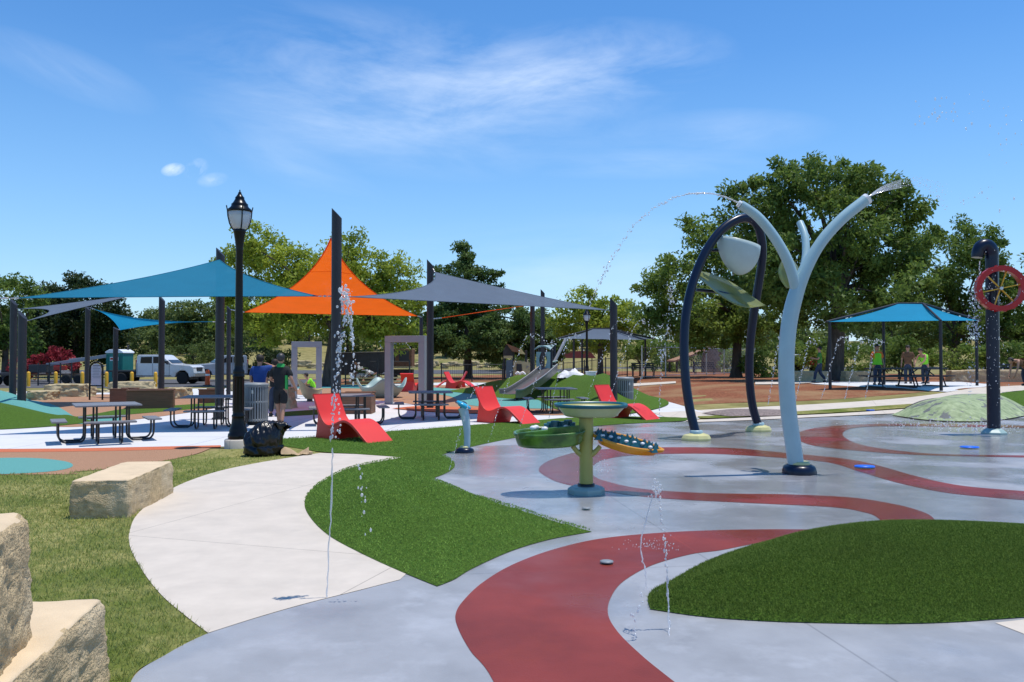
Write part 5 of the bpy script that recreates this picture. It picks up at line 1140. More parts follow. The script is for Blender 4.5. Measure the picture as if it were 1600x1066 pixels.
def stand_up():
    q = g(272, 624); o = empty('spinner_toy', q, 0, 'pale yellow ring on a leaning stem beyond the brown planter', 'spinner toy')
    MB().tube(spline([(-.22, 0, 0), (-.12, 0, .28), (.02, 0, .58), (.10, 0, .74)], 4), [.15, .145, .14, .13, .12, .115, .11, .105, .10, .10, .10, .10, .10], 14).build('stem', MT['cream_yellow'], o)
    M = Matrix.Rotation(R(25), 3, 'Y') @ Matrix.Rotation(R(62), 3, 'X'); rows = []
    for k in range(9):
        a = 2 * math.pi * k / 8; rows.append([Vector((.10, 0, .80)) + M @ Vector(((.30 + .085 * math.cos(a)) * math.cos(2 * math.pi * j / 32), (.30 + .085 * math.cos(a)) * math.sin(2 * math.pi * j / 32), .085 * math.sin(a))) for j in range(32)])
    MB().grid(rows, True, True).build('ring', MT['cream_yellow'], o, fix=False)
    stand_up()
def slide():
    Yb, Yt = 32.5, 35.5; b = g(800, 625); b = Vector((at(792, 600, Yb).x, Yb, 0)); b.z = 0; o = empty('slide', b, 0, 'stainless steel slide running down the turf hill to the left', 'slide')
    C = [at(793, 616, Yb) - b, at(804, 615, Yb + .4) - b, at(821, 605, Yb + 1.2) - b, at(842, 590, Yb + 2.2) - b, at(858, 576, Yt) - b]
    Cs = spline(C, 5); rows = []; side = Vector((.78, -.62, 0)).normalized(); hw = .42
    for p in Cs:
        rows.append([p - side * hw + Vector((0, 0, .17)), p - side * hw * .97 + Vector((0, 0, .02)), p, p + side * hw * .97 + Vector((0, 0, .02)), p + side * hw + Vector((0, 0, .17))])
    MB().grid(rows, False).build('chute', MT['chrome'], o, solid=.02, fix=False)
    for k in (0, 4): MB().tube([r_[k] for r_ in rows], .045, 8).build('side_rail', MT['chrome'], o)
    sk = MB(); sk.grid([[r_[4] + side * .02, r_[4] + side * .02 - Vector((0, 0, .30))] for r_ in rows], False); sk.build('skirt', MT['chrome'], o, solid=.015, fix=False)
    MB().box(C[1] + Vector((.1, .1, -.28)), (.12, .5, .5)).build('exit_support', MT['dark_metal'], o, bevel=.01)
    return o
slide()
def hood():
    Y = 35.9; b = at(855, 588, Y); b.z = hillz(b.x, b.y); o = empty('slide_hood', b, 0, 'pale teal moulded hood over the top of the steel slide', 'slide hood')
    def L(px, py, dy=0): return at(px, py, Y + dy) - b
    # bent roof panel: sloping top that turns down into an arch on both sides
    m = MB(); n = 16; rows = []
    for k, dy in ((0, -.35), (1, .45)):
        row = []
        for i in range(n + 1):
            t = i / n; px = 833 + 27 * t; row.append(L(835 + 25 * t if k == 0 else 842 + 24 * t, 553 - 12 * math.sin(math.pi * min(1, t * .62 + .2)) if k == 0 else 541 - 1 * t, dy))
        rows.append(row)
    m.grid(rows, False); m.build('roof', MT['teal_paint'], o, solid=.05, fix=False)
    for (x0, x1, dy) in ((838, 846, -.35), (851, 860, -.3)):
        m = MB(); rows = []
        for i in range(9):
            t = i / 8; y = 550 + 27 * t; inset = 3.5 * math.sin(math.pi * min(1, t * 1.1)); rows.append([L(x0 + (0 if x0 < 845 else inset), y, dy), L(x1 - (inset if x0 < 845 else 0), y, dy)])
        m.grid(rows, False); m.build('side_panel', MT['teal_paint'], o, solid=.05, fix=False)
    for (px, dy) in ((861, .1), (866, .5), (843, .6)): MB().tube([L(px, 604, dy), L(px, 540, dy)], .07, 10).build('post', MT['navy'], o)
    rl = MB()
    for py in (566, 573, 580): rl.tube([L(861, py, .1), L(871, py - 2, .3)], .03, 6)
    rl.build('rail', MT['teal_paint'], o)
    MB().beam(L(866, 566, .3), L(884, 530, .9), .10, .10).build('climbing_arm', MT['frame_grey'], o, bevel=.01)
hood()
def playhouse():
    Y = 41.5; b = at(808, 592, Y); b.z = hh(b.x, b.y); o = empty('playhouse', b, 0, 'play house with a brown roof, tan wall and round hole, behind the turf hill', 'playhouse')
    def L(px, py, dy=0): return at(px, py, Y + dy) - b
    def slab(name, pts, m, dy0, dy1):
        p0 = [L(*p, dy0) for p in pts]; p1 = [L(*p, dy1) for p in pts]; n = len(pts)
        MB().add(p0 + p1, [tuple(range(n)), tuple(range(2 * n - 1, n - 1, -1))] + [(i, (i + 1) % n, n + (i + 1) % n, n + i) for i in range(n)]).build(name, m, o)
    slab('roof', [(791, 537), (812, 545), (821, 553), (800, 549)], MT['brown_plastic'], -.1, .9)
    slab('gable', [(786, 551), (791, 538), (801, 550), (800, 557), (787, 556)], MT['dark_metal'], .2, .3)
    slab('gable_trim', [(810, 552), (813, 543), (821, 554), (812, 553)], MT['cream_yellow'], -.2, -.12)
    slab('beam', [(787, 556), (801, 556), (801, 560), (787, 560)], MT['tan_plastic'], 0, .1)
    slab('side_panel', [(791, 563), (801, 562), (801, 612), (790, 612)], MT['slate_plastic'], 0, .08)
    slab('wall', [(802, 564), (808, 564), (818, 565), (830, 567), (830, 612), (802, 612)], MT['tan_plastic'], .02, .10)
    slab('hole_shade_panel', [(807, 569), (815, 569), (816, 580), (807, 580)], MT['dark_metal'], -.02, .015)  # dark panel on the uncut wall, painting the shade inside a hole
    mk = MB(); r = random.Random(3)
    for i in range(9):
        x = r.uniform(820, 828); y = r.uniform(572, 586); mk.beam(L(x, y, .005), L(x + r.uniform(-2, 2), y + r.uniform(-2, 2), .005), .03, .03)
    mk.build('carved_marks', MT['grey_text'], o)
    for px in (788, 802, 822): MB().box((L(px, 572).x, .3, 1.05), (.12, .12, 2.1)).build('post', MT['dark_metal'], o, bevel=.01)
    MB().tube(spline([L(806, 585, -.25), L(809, 582, -.25), L(812, 585, -.25), L(817, 582, -.25), L(822, 588, -.25)], 4), .06, 8).build('wave_seat', MT['white'], o)
playhouse()
def lump(name, label, cat, px, py, Y, wd, ht, m, seed, n=26):
    b = at(px, py, Y); b.z = hh(b.x, b.y) + .05; rows = []
    for i in range(n + 1):
        row = []
        for j in range(n + 1):
            x = (i / n - .5) * 2; y = (j / n - .5) * 2; k = max(0, 1 - x * x) * max(0, 1 - y * y)
            z = ht * k ** .6 * (.75 + .5 * noise.noise(Vector((x * 2.2 + seed, y * 2.2, seed)))) + .05 * noise.noise(Vector((x * 7, y * 7, seed)))
            row.append((x * wd / 2, y * wd * .35, max(-.05, z) + (b.z * 0)))
        rows.append(row)
    o = MB().grid(rows).build(name, m, None, fix=False); o.location = b; return tag(o, label, cat)
o = lump('tarp_heap', 'heap covered with a white tarp behind the slide hill', 'tarp heap', 893, 592, 35.2, 1.25, .40, MT['tarp'], 4)
o.location.z = hillz(o.location.x, 35.2) - .12
bx = empty('white_crate', at(923, 592, 35.6), 0, 'small white crate beside the white tarp heap', 'crate'); bx.location.z = hillz(bx.location.x, 35.6) - .2
MB().box((0, 0, .42), (.42, .4, .84)).build('box', MT['tarp'], bx, bevel=.02); MB().box((0, 0, .86), (.46, .44, .04)).build('lid', MT['white'], bx, bevel=.01)
# ------------------------------------------------------------------ timber planters
def planter(px0, px1, pyb, hgt, dep, label, rz=0, skew=0):
    a = g(px0, pyb); b = g(px1, pyb); wd = (b - a).length; c = (a + b) / 2; o = empty('timber_planter', (c.x, c.y + dep / 2, .012), rz, label, 'planter', 'brown timber planter boxes')
    t = .12
    for y in (-1, 1): MB().box((0, y * (dep / 2 - t / 2), hgt / 2), (wd, t, hgt)).build('side', MT['wood'], o, bevel=.01)
    for x in (-1, 1): MB().box((x * (wd / 2 - t / 2), 0, hgt / 2 - .004), (t - .004, dep - 2 * t, hgt)).build('end', MT['wood'], o, bevel=.01)
    MB().box((0, 0, hgt * .3), (wd - 2 * t, dep - 2 * t, hgt * .6)).build('soil', MT['mulch'], o)
    for y in (-1, 1): MB().box((0, y * (dep / 2 - t / 2), hgt + .02), (wd + .03, t + .06, .035)).build('cap', MT['wood'], o, bevel=.008)
planter(190, 258, 640, .60, 1.2, 'long brown timber planter box behind the nearest picnic table', R(20))
planter(170, 196, 630, .50, 1.2, 'shaded short brown timber planter at the left end of the long one', R(3))
planter(310, 336, 631, .50, 1.0, 'small brown timber planter left of the charcoal post and lamp')
planter(533, 580, 648, .62, .8, 'brown timber planter behind the nearest red lounger and its table')
planter(418, 432, 627, .35, .6, 'low brown timber planter between the walking men')
# ------------------------------------------------------------------ notice board, toilet, bollards
def notice():
    q = g(150, 626); o = empty('notice_board', q, 0, 'arched black framed notice board with a pale panel left of the toilet', 'notice board'); k = q.y / F; w_ = 20 * k / 2; ht = 60 * k
    zs = ht - w_
    arch = [(-w_, 0, 0), (-w_, 0, zs)] + [(w_ * math.cos(math.pi - a * math.pi / 12), 0, zs + w_ * math.sin(a * math.pi / 12)) for a in range(1, 12)] + [(w_, 0, zs), (w_, 0, 0)]
    MB().tube(arch, .035, 10).build('frame', MT['black_metal'], o)
    pts = [(-w_ + .06, zs - 26 * k)] + [((w_ - .06) * math.cos(math.pi - a * math.pi / 12), zs + (w_ - .06) * math.sin(a * math.pi / 12)) for a in range(0, 13)] + [(w_ - .06, zs - 26 * k)]
    MB().prism(pts, 'y', -.02, .02).build('panel', MT['panel'], o)
    MB().box((0, -.005, zs - 27 * k), (2 * w_ - .06, .05, .05)).build('crossbar', MT['black_metal'], o)
    tx = MB(); r = random.Random(2)
    for i in range(9): tx.box((r.uniform(-.03, .03), -.024, zs + .12 - i * .062), (w_ * r.uniform(.8, 1.3), .004, .016 if i else .035))
    tx.build('lettering', MT['grey_text'], o)
notice()
def toilet():
    q = g(186, 597); q = Vector((at(187, 590, 56).x, 56, 0)); o = empty('portable_toilet', q, R(-8), 'teal green portable toilet with white roof behind a limestone block', 'portable toilet'); w_ = 1.22
    m = MB().box((0, 0, 1.08), (w_, w_, 1.95))
    m.build('cabin', MT['porta_green'], o, bevel=.03); MB().box((0, 0, .05), (w_ + .06, w_ + .1, .12)).build('skid', MT['dark_metal'], o, bevel=.01)
    rb = MB()
    for s in (-1, 1):
        for k in range(3): rb.box((s * (w_ / 2 - .05 - .07 * k), -w_ / 2 - .012, 1.05), (.03, .03, 1.8))
    rb.build('corner_rib', MT['porta_green'], o, bevel=.006)
    d = MB().box((0, -w_ / 2 - .018, 1.0), (.72, .03, 1.72)).build('door', MT['porta_green'], o, bevel=.012); MB().box((.28, -w_ / 2 - .05, .95), (.05, .04, .16)).build('handle', MT['dark_metal'], d)
    s_ = MB().box((.02, -w_ / 2 - .04, 1.66), (.62, .012, .26)).build('sticker', MT['white'], o); MB().box((.0, -w_ / 2 - .049, 1.67), (.52, .006, .13)).build('red_lettering', MT['red_light'], s_)
    MB().prism([(-.66, 2.05), (-.62, 2.16), (-.35, 2.30), (.35, 2.30), (.62, 2.16), (.66, 2.05)], 'y', -.66, .66).build('roof', MT['white'], o, bevel=.02)
    MB().lathe([(.06, 2.28), (.06, 2.5), (.08, 2.52), (.08, 2.58), (0, 2.6)], (.4, .3, 0), 12).build('vent_pipe', MT['dark_metal'], o)
toilet()
bo = None
for i, px in enumerate((44.5, 87, 128.5, 166.5, 206, 243)):
    q = at(px, 600, 49.0 - .2 * i); q.z = hh(q.x, q.y)
    if bo is None:
        bo = empty('bollard', q, 0, '', 'bollard', 'yellow steel bollards along the parking edge')
        MB().lathe([(.10, 0), (.10, .82), (.085, .88), (.045, .91), (0, .92)], n=16).build('pipe', MT['yellow'], bo); MB().lathe([(.115, 0), (.115, .03)], n=16).build('foot', MT['plaza'], bo); b_ = bo
    else: b_ = copy_tree(bo); b_.location = q
    b_['label'] = ('yellow bollard just right of the two left edge sail posts', 'yellow bollard in front of the red flowering shrub', 'yellow bollard left of the notice board', 'yellow bollard between the notice board and the toilet', 'yellow bollard just right of the toilet', 'yellow bollard in front of the white pickup door')[i]
# ------------------------------------------------------------------ vehicles
def pickup(paint):
    o = empty('pickup_truck', (0, 0, 0), 0, '', 'pickup truck'); W = 1.95
    # x runs along the truck, front at +2.7
    prof = [(-1.05, .48), (-1.05, 1.32), (-1.0, 1.86), (-.9, 1.93), (.45, 1.93), (.62, 1.88), (1.25, 1.36), (1.45, 1.32), (2.45, 1.24), (2.68, 1.12), (2.74, .75), (2.70, .50), (2.40, .46), (2.33, .72), (2.12, .90), (1.78, .90), (1.56, .72), (1.48, .46)]
    MB().prism(prof, 'y', -W / 2, W / 2).build('cab', paint, o, bevel=.05)
    MB().box((1.95, 0, .55), (.8, W - .5, .5)).build('engine_bay', MT['dark_metal'], o)
    bd = MB().box((-2.0, 0, .86), (1.86, W - .05, .10)); bd.box((-2.0, 0, .62), (1.8, W - 1.1, .38)); bd.box((-1.10, 0, 1.25), (.05, W - .1, .72)); bd.build('flatbed', MT['dark_metal'], o, bevel=.01)
    for s in (-1, 1):
        y = s * (W / 2 + .004)
        for pts in ([(-.78, 1.38), (-.74, 1.78), (-.02, 1.80), (-.02, 1.38)], [(.06, 1.38), (.06, 1.80), (.46, 1.80), (1.02, 1.40), (1.0, 1.38)]):
            MB().prism(pts, 'y', y - .012 * s, y + .012 * s).build('window', MT['glass_dark'], o)
        sm = MB()
        for x in (-.98, .02, 1.12): sm.box((x, y, .98), (.014, .012, .78))
        sm.box((.1, y, .55), (2.3, .03, .05)); sm.build('door_seam', MT['dark_metal'], o)
        for x in (-.14, .86): MB().box((x - .62, y + .018 * s, 1.22), (.2, .03, .05)).build('door_handle', paint, o, bevel=.01)
        MB().box((1.04, s * (W / 2 + .15), 1.42), (.10, .22, .24)).build('mirror', MT['dark_metal'], o, bevel=.03)
        for x in (1.95, -2.05):
            wl = MB().lathe([(.30, -.13), (.37, -.12), (.39, -.06), (.39, .06), (.37, .12), (.30, .13)], n=28).build('wheel', MT['tyre'], o); wl.location = (x, s * (W / 2 - .14), .39); wl.rotation_euler = (R(90), 0, 0)
            MB().lathe([(.0, .06), (.10, .09), (.22, .06), (.27, .10), (.30, .13), (.30, -.13), (.0, -.12)], n=20).build('rim', MT['steel'], wl)
            if s > 0: wl.rotation_euler = (R(-90), 0, 0)
            else: wl.rotation_euler = (R(90), 0, 0)
        MB().box((2.62, s * (W / 2 - .22), 1.02), (.16, .40, .20)).build('headlight', MT['lens'], o, bevel=.03)
        MB().box((-1.08, s * (W / 2 - .1), 1.45), (.05, .12, .3)).build('tail_light', MT['red_light'], o, bevel=.01)
    MB().box((2.72, 0, .62), (.16, W - .1, .26)).build('bumper', MT['steel'], o, bevel=.04)
    MB().box((2.72, 0, .98), (.06, W - 1.0, .26)).build('grille', MT['dark_metal'], o, bevel=.02)
    MB().add([(.52, -W / 2 + .16, 1.885), (.52, W / 2 - .16, 1.885), (1.26, W / 2 - .1, 1.385), (1.26, -W / 2 + .1, 1.385)], [(0, 1, 2, 3)]).build('windscreen', MT['glass_dark'], o, solid=.02)
    return o
PU = pickup(speckle(MT['white_car'], .9, (.40, .28, .18), .52, .7, .5)); X = at(312, 600, 55).x
place(PU, (X - 2.74, 55, 0), 0, 'white mud splashed pickup truck with crew cab parked behind the yellow bollards', True)
PU2 = copy_tree(PU); PU2['label'] = 'silver pickup truck parked nose on behind the lamp post'
for c in PU2.children:
    if c.data.materials and c.data.materials[0] == MT['white_car']: c.data = c.data.copy(); c.data.materials[0] = MT['silver_car']
PU2.location = (at(352, 600, 61).x, 62, 0); PU2.rotation_euler = (0, 0, R(212))
# warm tank / drink cooler on the bed, orange barrel by the truck
q = at(219, 575, 54.4); o = empty('water_cooler', (q.x, 54.4, .92), 0, 'yellow drinks cooler with a white lid standing on the pickup bed', 'drinks cooler')
MB().lathe([(.20, 0), (.23, .1), (.24, .5), (.22, .56)], n=20).build('body', MT['yellow'], o); MB().lathe([(.25, .56), (.25, .63), (.2, .68), (0, .70)], n=20).build('lid', MT['white'], o); MB().box((0, -.25, .08), (.05, .08, .05)).build('tap', MT['white'], o)
q = g(324, 603); o = empty('traffic_barrel', (q.x, q.y, q.z), 0, 'orange traffic marker post with a white band in front of the silver pickup', 'traffic marker')
MB().lathe([(.16, .06), (.13, .5), (.12, .9), (.05, 1.0), (0, 1.0)], n=18).build('body', MT['orange_plastic'], o); MB().lathe([(.128, .62), (.124, .74)], n=18, caps=False).build('reflective_band', MT['white'], o); MB().lathe([(.28, 0), (.28, .06), (.14, .07)], n=8).build('base', MT['tyre'], o)
def wheel(o, x, y, r, wd=.2):
    wl = MB().lathe([(r * .6, -wd / 2), (r * .95, -wd / 2), (r, -wd / 4), (r, wd / 4), (r * .95, wd / 2), (r * .6, wd / 2)], n=22).build('wheel', MT['tyre'], o); wl.location = (x, y, r); wl.rotation_euler = (R(90), 0, 0)
    MB().lathe([(0, wd * .35), (r * .5, wd * .3), (r * .6, wd / 2), (r * .6, -wd / 2), (0, -wd * .4)], n=16).build('rim', MT['steel'], wl)
def trailer():
    b = at(568, 600, 58); b.z = 0; o = empty('dump_trailer', b, R(4), 'black steel dump trailer with sloping side, loaded with rubbish, behind the tall post', 'trailer')
    MB().prism([(-1.75, .62), (-1.75, 2.05), (1.75, 2.12), (1.75, .95), (1.2, .62)], 'y', -.95, -.87).build('side', MT['dark_metal'], o, bevel=.01); MB().prism([(-1.75, .62), (-1.75, 2.05), (1.75, 2.12), (1.75, .95), (1.2, .62)], 'y', .87, .95).build('side', MT['dark_metal'], o, bevel=.01)
    MB().box((0, 0, .58), (3.5, 1.7, .08)).build('floor', MT['dark_metal'], o); MB().box((-1.72, 0, 1.3), (.06, 1.72, 1.4)).build('tailgate', MT['dark_metal'], o)
    for x in (-.45, .45):
        for y in (-.8, .8): wheel(o, x, y, .34)
    rl = MB(); rl.tube([(-1.75, -.98, 2.06), (1.75, -.98, 2.13)], .04, 6); 
    for x in (-1.2, -.4, .4, 1.2): rl.box((x, -.97, 1.3), (.06, .05, 1.4))
    rl.build('rail', MT['dark_metal'], o); MB().beam((1.75, 0, .6), (2.9, 0, .5), .1, .1).build('drawbar', MT['dark_metal'], o)
trailer()
def debris():
    b = at(577, 596, 55.5); b.z = 0; o = empty('debris_pile', b, 0, 'pile of white and brown building scraps in front of the black dump trailer', 'debris pile'); r = random.Random(8)
    for nm, m_, k in (('plaster_scrap', MT['tarp'], 26), ('timber_scrap', MT['wood'], 16), ('weed', MT['leaf_deep'], 10)):
        m = MB()
        for i in range(k):
            t = r.random(); x = -1.1 + 2.2 * t; z = (1.35 * (1 - t)) * r.uniform(.35, 1) + .15
            m.box((x + r.uniform(-.2, .2), r.uniform(-.5, .2), z), (r.uniform(.15, .6), r.uniform(.1, .4), r.uniform(.05, .25)), rot=Matrix.Rotation(r.uniform(-.9, .4), 3, 'Y') @ Matrix.Rotation(r.uniform(0, 3), 3, 'Z'))
        m.build(nm, m_, o)
    lum = MB(); lum.beam((-1.6, -.9, .35), (2.4, -.9, .42), .12, .10); lum.beam((-1.5, -1.0, .15), (2.2, -1.0, .2), .12, .10); lum.build('lumber', MT['tan_plastic'], o)
debris()
def stake_truck():
    b = at(624, 600, 60); b.z = 0; o = empty('work_trailer', b, 0, 'brown boxy work trailer with pale roof rack inside the right portal frame', 'trailer')
    MB().box((0, 0, 1.75), (2.0, 1.8, 1.25)).build('box_body', MT['rust'], o, bevel=.02); MB().box((0, 0, 1.05), (2.1, 1.9, .10)).build('deck', MT['tan_plastic'], o, bevel=.01); MB().box((0, 0, .7), (2.0, 1.0, .4)).build('chassis', MT['dark_metal'], o)
    for x in (-.55, .45): MB().box((x, -.905, 1.85), (.72, .012, .80)).build('hatch_shade_panel', MT['dark_metal'], o)  # dark plates on the closed box, painting the shade of open hatches
    rk = MB()
    for x in (-1.0, 1.0): rk.tube([(x - .55, -.8, 3.0), (x - .1, -.8, 2.38)], .03, 6)
    rk.tube([(-1.55, -.8, 3.0), (.45, -.8, 2.98)], .03, 6); rk.tube([(-1.4, -.8, 2.75), (.6, -.8, 2.73)], .02, 6); rk.build('roof_rack', MT['white'], o)
    for x in (-.6, .6):
        for y in (-.8, .8): wheel(o, x, y, .36)
stake_truck()
def boom_trailer():
    b = at(120, 600, 56); b.z = 0; o = empty('boom_trailer', b, 0, 'grey trailer mounted boom lift with a long raised arm behind the bollards', 'boom lift')
    fr = MB(); fr.beam((-3.2, -.6, .6), (1.8, -.6, .6), .1, .12); fr.beam((-3.2, .6, .6), (1.8, .6, .6), .1, .12)
    for x in (-3, -1.5, 0, 1.5): fr.beam((x, -.6, .58), (x, .6, .58), .08, .1)
    fr.build('chassis', MT['rust'], o)
    bm_ = MB(); bm_.beam((-2.0, -.1, 1.25), (3.0, -.1, 2.0), .16, .22); bm_.beam((-.6, .15, 1.6), (3.0, .15, 1.95), .12, .14); bm_.build('boom', MT['frame_grey'], o, bevel=.015)
    MB().box((-2.4, 0, 1.0), (1.2, 1.0, .55)).build('engine_box', MT['dark_metal'], o, bevel=.04); MB().box((-.9, -.4, 1.05), (.8, .3, .3)).build('control_box', MT['red_light'], o, bevel=.03)
    MB().tube([(2.9, -.1, 2.0), (2.9, -.1, .7)], .05, 8).build('boom_rest', MT['frame_grey'], o)
    bk = MB()
    for z in (.75, 1.2): bk.tube([(1.2, -.5, z), (2.4, -.5, z), (2.4, .5, z), (1.2, .5, z), (1.2, -.5, z)], .03, 6)
    for x, y in ((1.2, -.5), (2.4, -.5), (2.4, .5), (1.2, .5)): bk.tube([(x, y, .7), (x, y, 1.2)], .03, 6)
    bk.build('basket', MT['frame_grey'], o)
    for x in (-.3, .5):
        for y in (-.75, .75): wheel(o, x, y, .33)
boom_trailer()
def flat_trailer():
    b = at(2, 604, 50); b.z = 0; o = empty('flat_trailer', b, 0, 'black flat trailer cut off by the left edge behind the posts', 'trailer')
    MB().box((-1.2, 0, .74), (3.0, 1.7, .16)).build('deck', MT['dark_metal'], o, bevel=.01)
    for x in (-.75, .02):
        for y in (-.75, .75): wheel(o, x, y, .33)
        MB().box((x, -.75, .70), (.8, .3, .04)).build('mudguard', MT['dark_metal'], o)
    MB().box((.34, -.86, .6), (.06, .05, .1)).build('tail_light', MT['red_light'], o)
flat_trailer()
q = at(1257, 580, 62); o = empty('quad_bike', (q.x, 62, hh(q.x, 62)), 0, 'red and white tractor partly hidden by the spray tree trunk', 'tractor')
MB().prism([(-1.0, .7), (-.9, 1.25), (-.2, 1.35), (.3, 1.0), (1.2, .95), (1.3, .65)], 'y', -.5, .5).build('bonnet', MT['wheel_red'], o, bevel=.05); MB().prism([(-1.1, .95), (-1.3, 1.45), (-.5, 1.5), (.1, 1.15), (.2, .9)], 'y', -.65, .45).build('mudguard', MT['white'], o, bevel=.05)
for x, r_ in ((-.75, .5), (.95, .36)):
    for y in (-.6, .6): wheel(o, x, y, r_, .26)
o.name = 'tractor'
# ------------------------------------------------------------------ fences, benches, chimney shelter
def fence(p0, p1, n, ht, label, bars=True, m='dark_metal'):
    a = Vector(p0); b = Vector(p1); o = empty('fence', a, 0, label, 'fence'); rl = MB(); bar = MB(); nb = 14
    P = [a.lerp(b, i / n) for i in range(n + 1)]
    for p in P: p.z = hh(p.x, p.y)
    for p in P: MB().tube([p - a + Vector((0, 0, 0)) if False else Vector((p.x - a.x, p.y - a.y, p.z - a.z)), Vector((p.x - a.x, p.y - a.y, p.z - a.z + ht + .12))], .045, 8).build('post', MT[m], o)
    for p, q in zip(P, P[1:]):
        for z in (.12, ht): rl.tube([p - a + Vector((0, 0, z)), q - a + Vector((0, 0, z))], .022, 5)
        if bars:
            for k in range(1, nb): s = p.lerp(q, k / nb) - a; bar.beam(s + Vector((0, 0, .12)), s + Vector((0, 0, ht)), .014, .014, (0, 1, 0))
        else:
            L = (q - p).length; k = int((L + ht) / .28)
            for i in range(k):
                for sg in (1, -1):
                    t0 = i * .28 - ht; x0, z0 = t0, 0.0; x1, z1 = t0 + ht, ht
                    if x0 < 0: z0 -= x0; x0 = 0
                    if x1 > L: z1 -= (x1 - L); x1 = L
                    if x1 <= x0: continue
                    s = p.lerp(q, (x0 if sg > 0 else L - x0) / L) - a; e = p.lerp(q, (x1 if sg > 0 else L - x1) / L) - a
                    bar.beam(s + Vector((0, 0, z0)), e + Vector((0, 0, z1)), .006, .006, (0, 1, 0))
    rl.build('rail', MT[m], o); bar.build('pickets' if bars else 'mesh', MT[m], o)
    return o
def gx(px, Y): p = at(px, 560, Y); return (p.x, Y, hh(p.x, Y))
fence(gx(690, 60), gx(880, 60), 4, 1.25, 'black picket fence behind the slide hill and far loungers')
fence(gx(880, 58), gx(980, 57), 3, 1.35, 'black picket fence right of the distant lamp post')
fence(gx(1003, 50), gx(1180, 66), 6, 1.9, 'chain link fence with dark posts behind the navy pipe arch', False, 'steel')
fence(gx(60, 51), gx(112, 51), 3, 1.3, 'dark site fence between the left yellow bollards', False)
fence(gx(540, 52), gx(640, 52), 2, 1.5, 'dark fence posts in front of the rubbish trailer', False)
def bench(px, Y, label, first=None):
    p = at(px, 560, Y); loc = (p.x, Y, hh(p.x, Y))
    if first: return place(first, loc, 0, label)
    o = empty('park_bench', loc, 0, label, 'bench', 'dark park benches by the mulch')
    MB().box((0, -.05, .45), (1.5, .4, .05)).build('seat', MT['dark_metal'], o, bevel=.01)
    bk = MB()
    for z in (.58, .72, .86): bk.box((0, .22 + (z - .58) * .2, z), (1.5, .03, .09))
    bk.build('backrest', MT['dark_metal'], o)
    for s in (-1, 1):
        f = MB(); x = s * .68; f.tube([(x, -.22, 0), (x, -.22, .62), (x, .2, .62)], .03, 6); f.tube([(x, .16, 0), (x, .32, .9)], .03, 6); f.build('leg_frame', MT['dark_metal'], o)
    return o
B0 = bench(1005, 54, 'dark park bench left of the navy pipe arch'); bench(1101, 60, 'dark park bench in front of the stone chimney shelter', B0); bench(1582, 43.5, 'wooden backed bench behind the long sandstone wall at right edge', B0)
def chimney():
    Y = 70; b = at(1111, 580, Y); b.z = hh(b.x, b.y); o = empty('picnic_shelter', b, 0, 'low roofed picnic shelter with a tapered stone chimney beyond the mulch', 'picnic shelter'); k = Y / F
    MB().prism([(-.72, 0), (-.74, .5), (-.70, 1.1), (-.50, 1.75), (-.34, 2.1), (.34, 2.1), (.52, 1.75), (.70, 1.1), (.74, .5), (.72, 0)], 'y', -.5, .5).build('chimney', MT['wall_stone'], o, bevel=.04)
    MB().box((0, 0, 2.15), (.82, 1.1, .12)).build('chimney_cap', MT['stone_far'], o, bevel=.02)
    MB().prism([(-.40, 2.0), (-.40, 1.82), (-3.3, .88), (-3.3, 1.02)], 'y', -1.2, 2.4).build('roof', MT['rubber_brown'], o)
    MB().prism([(.55, 1.82), (.55, 1.64), (3.0, 1.0), (3.0, 1.12)], 'y', .3, 2.8).build('roof', MT['rust'], o)
    for x in (-3.1, -1.7, 2.7):
        for y in (-1.0, 2.1): MB().box((x, y, .5), (.14, .14, 1.0)).build('post', MT['dark_metal'], o, bevel=.01)
chimney()
q = at(897, 566, 88); o = empty('red_canopy', (q.x, 88, hh(q.x, 88)), 0, 'low faded red roof beyond the road behind the slide hood', 'canopy')
MB().prism([(-2.2, 1.35), (-1.6, 2.1), (1.6, 2.1), (2.2, 1.35)], 'y', -1.3, 1.3).build('roof', MT['red_roof'], o)
for x in (-1.9, 1.9): MB().box((x, 0, .7), (.1, .1, 1.4)).build('post', MT['dark_metal'], o)
# rocks along the road bank
for i in range(34):
    px = 440 + i * 11.5 + rnd.uniform(-4, 4)
    if 540 < px < 600: continue
    Y = rnd.uniform(101, 106); p = at(px, 560, Y); s = rnd.uniform(.5, 1.2)
    if i == 0 or True:
        block('bank_rock', p.x, Y, s * 1.5, s, s * .75, rnd.uniform(0, 3), 'pale rock on the grassy bank across the park road', i * 3.3, .16, MT['stone_far'], 'rock', 4, False, .16, group='pale rocks on the bank across the road')
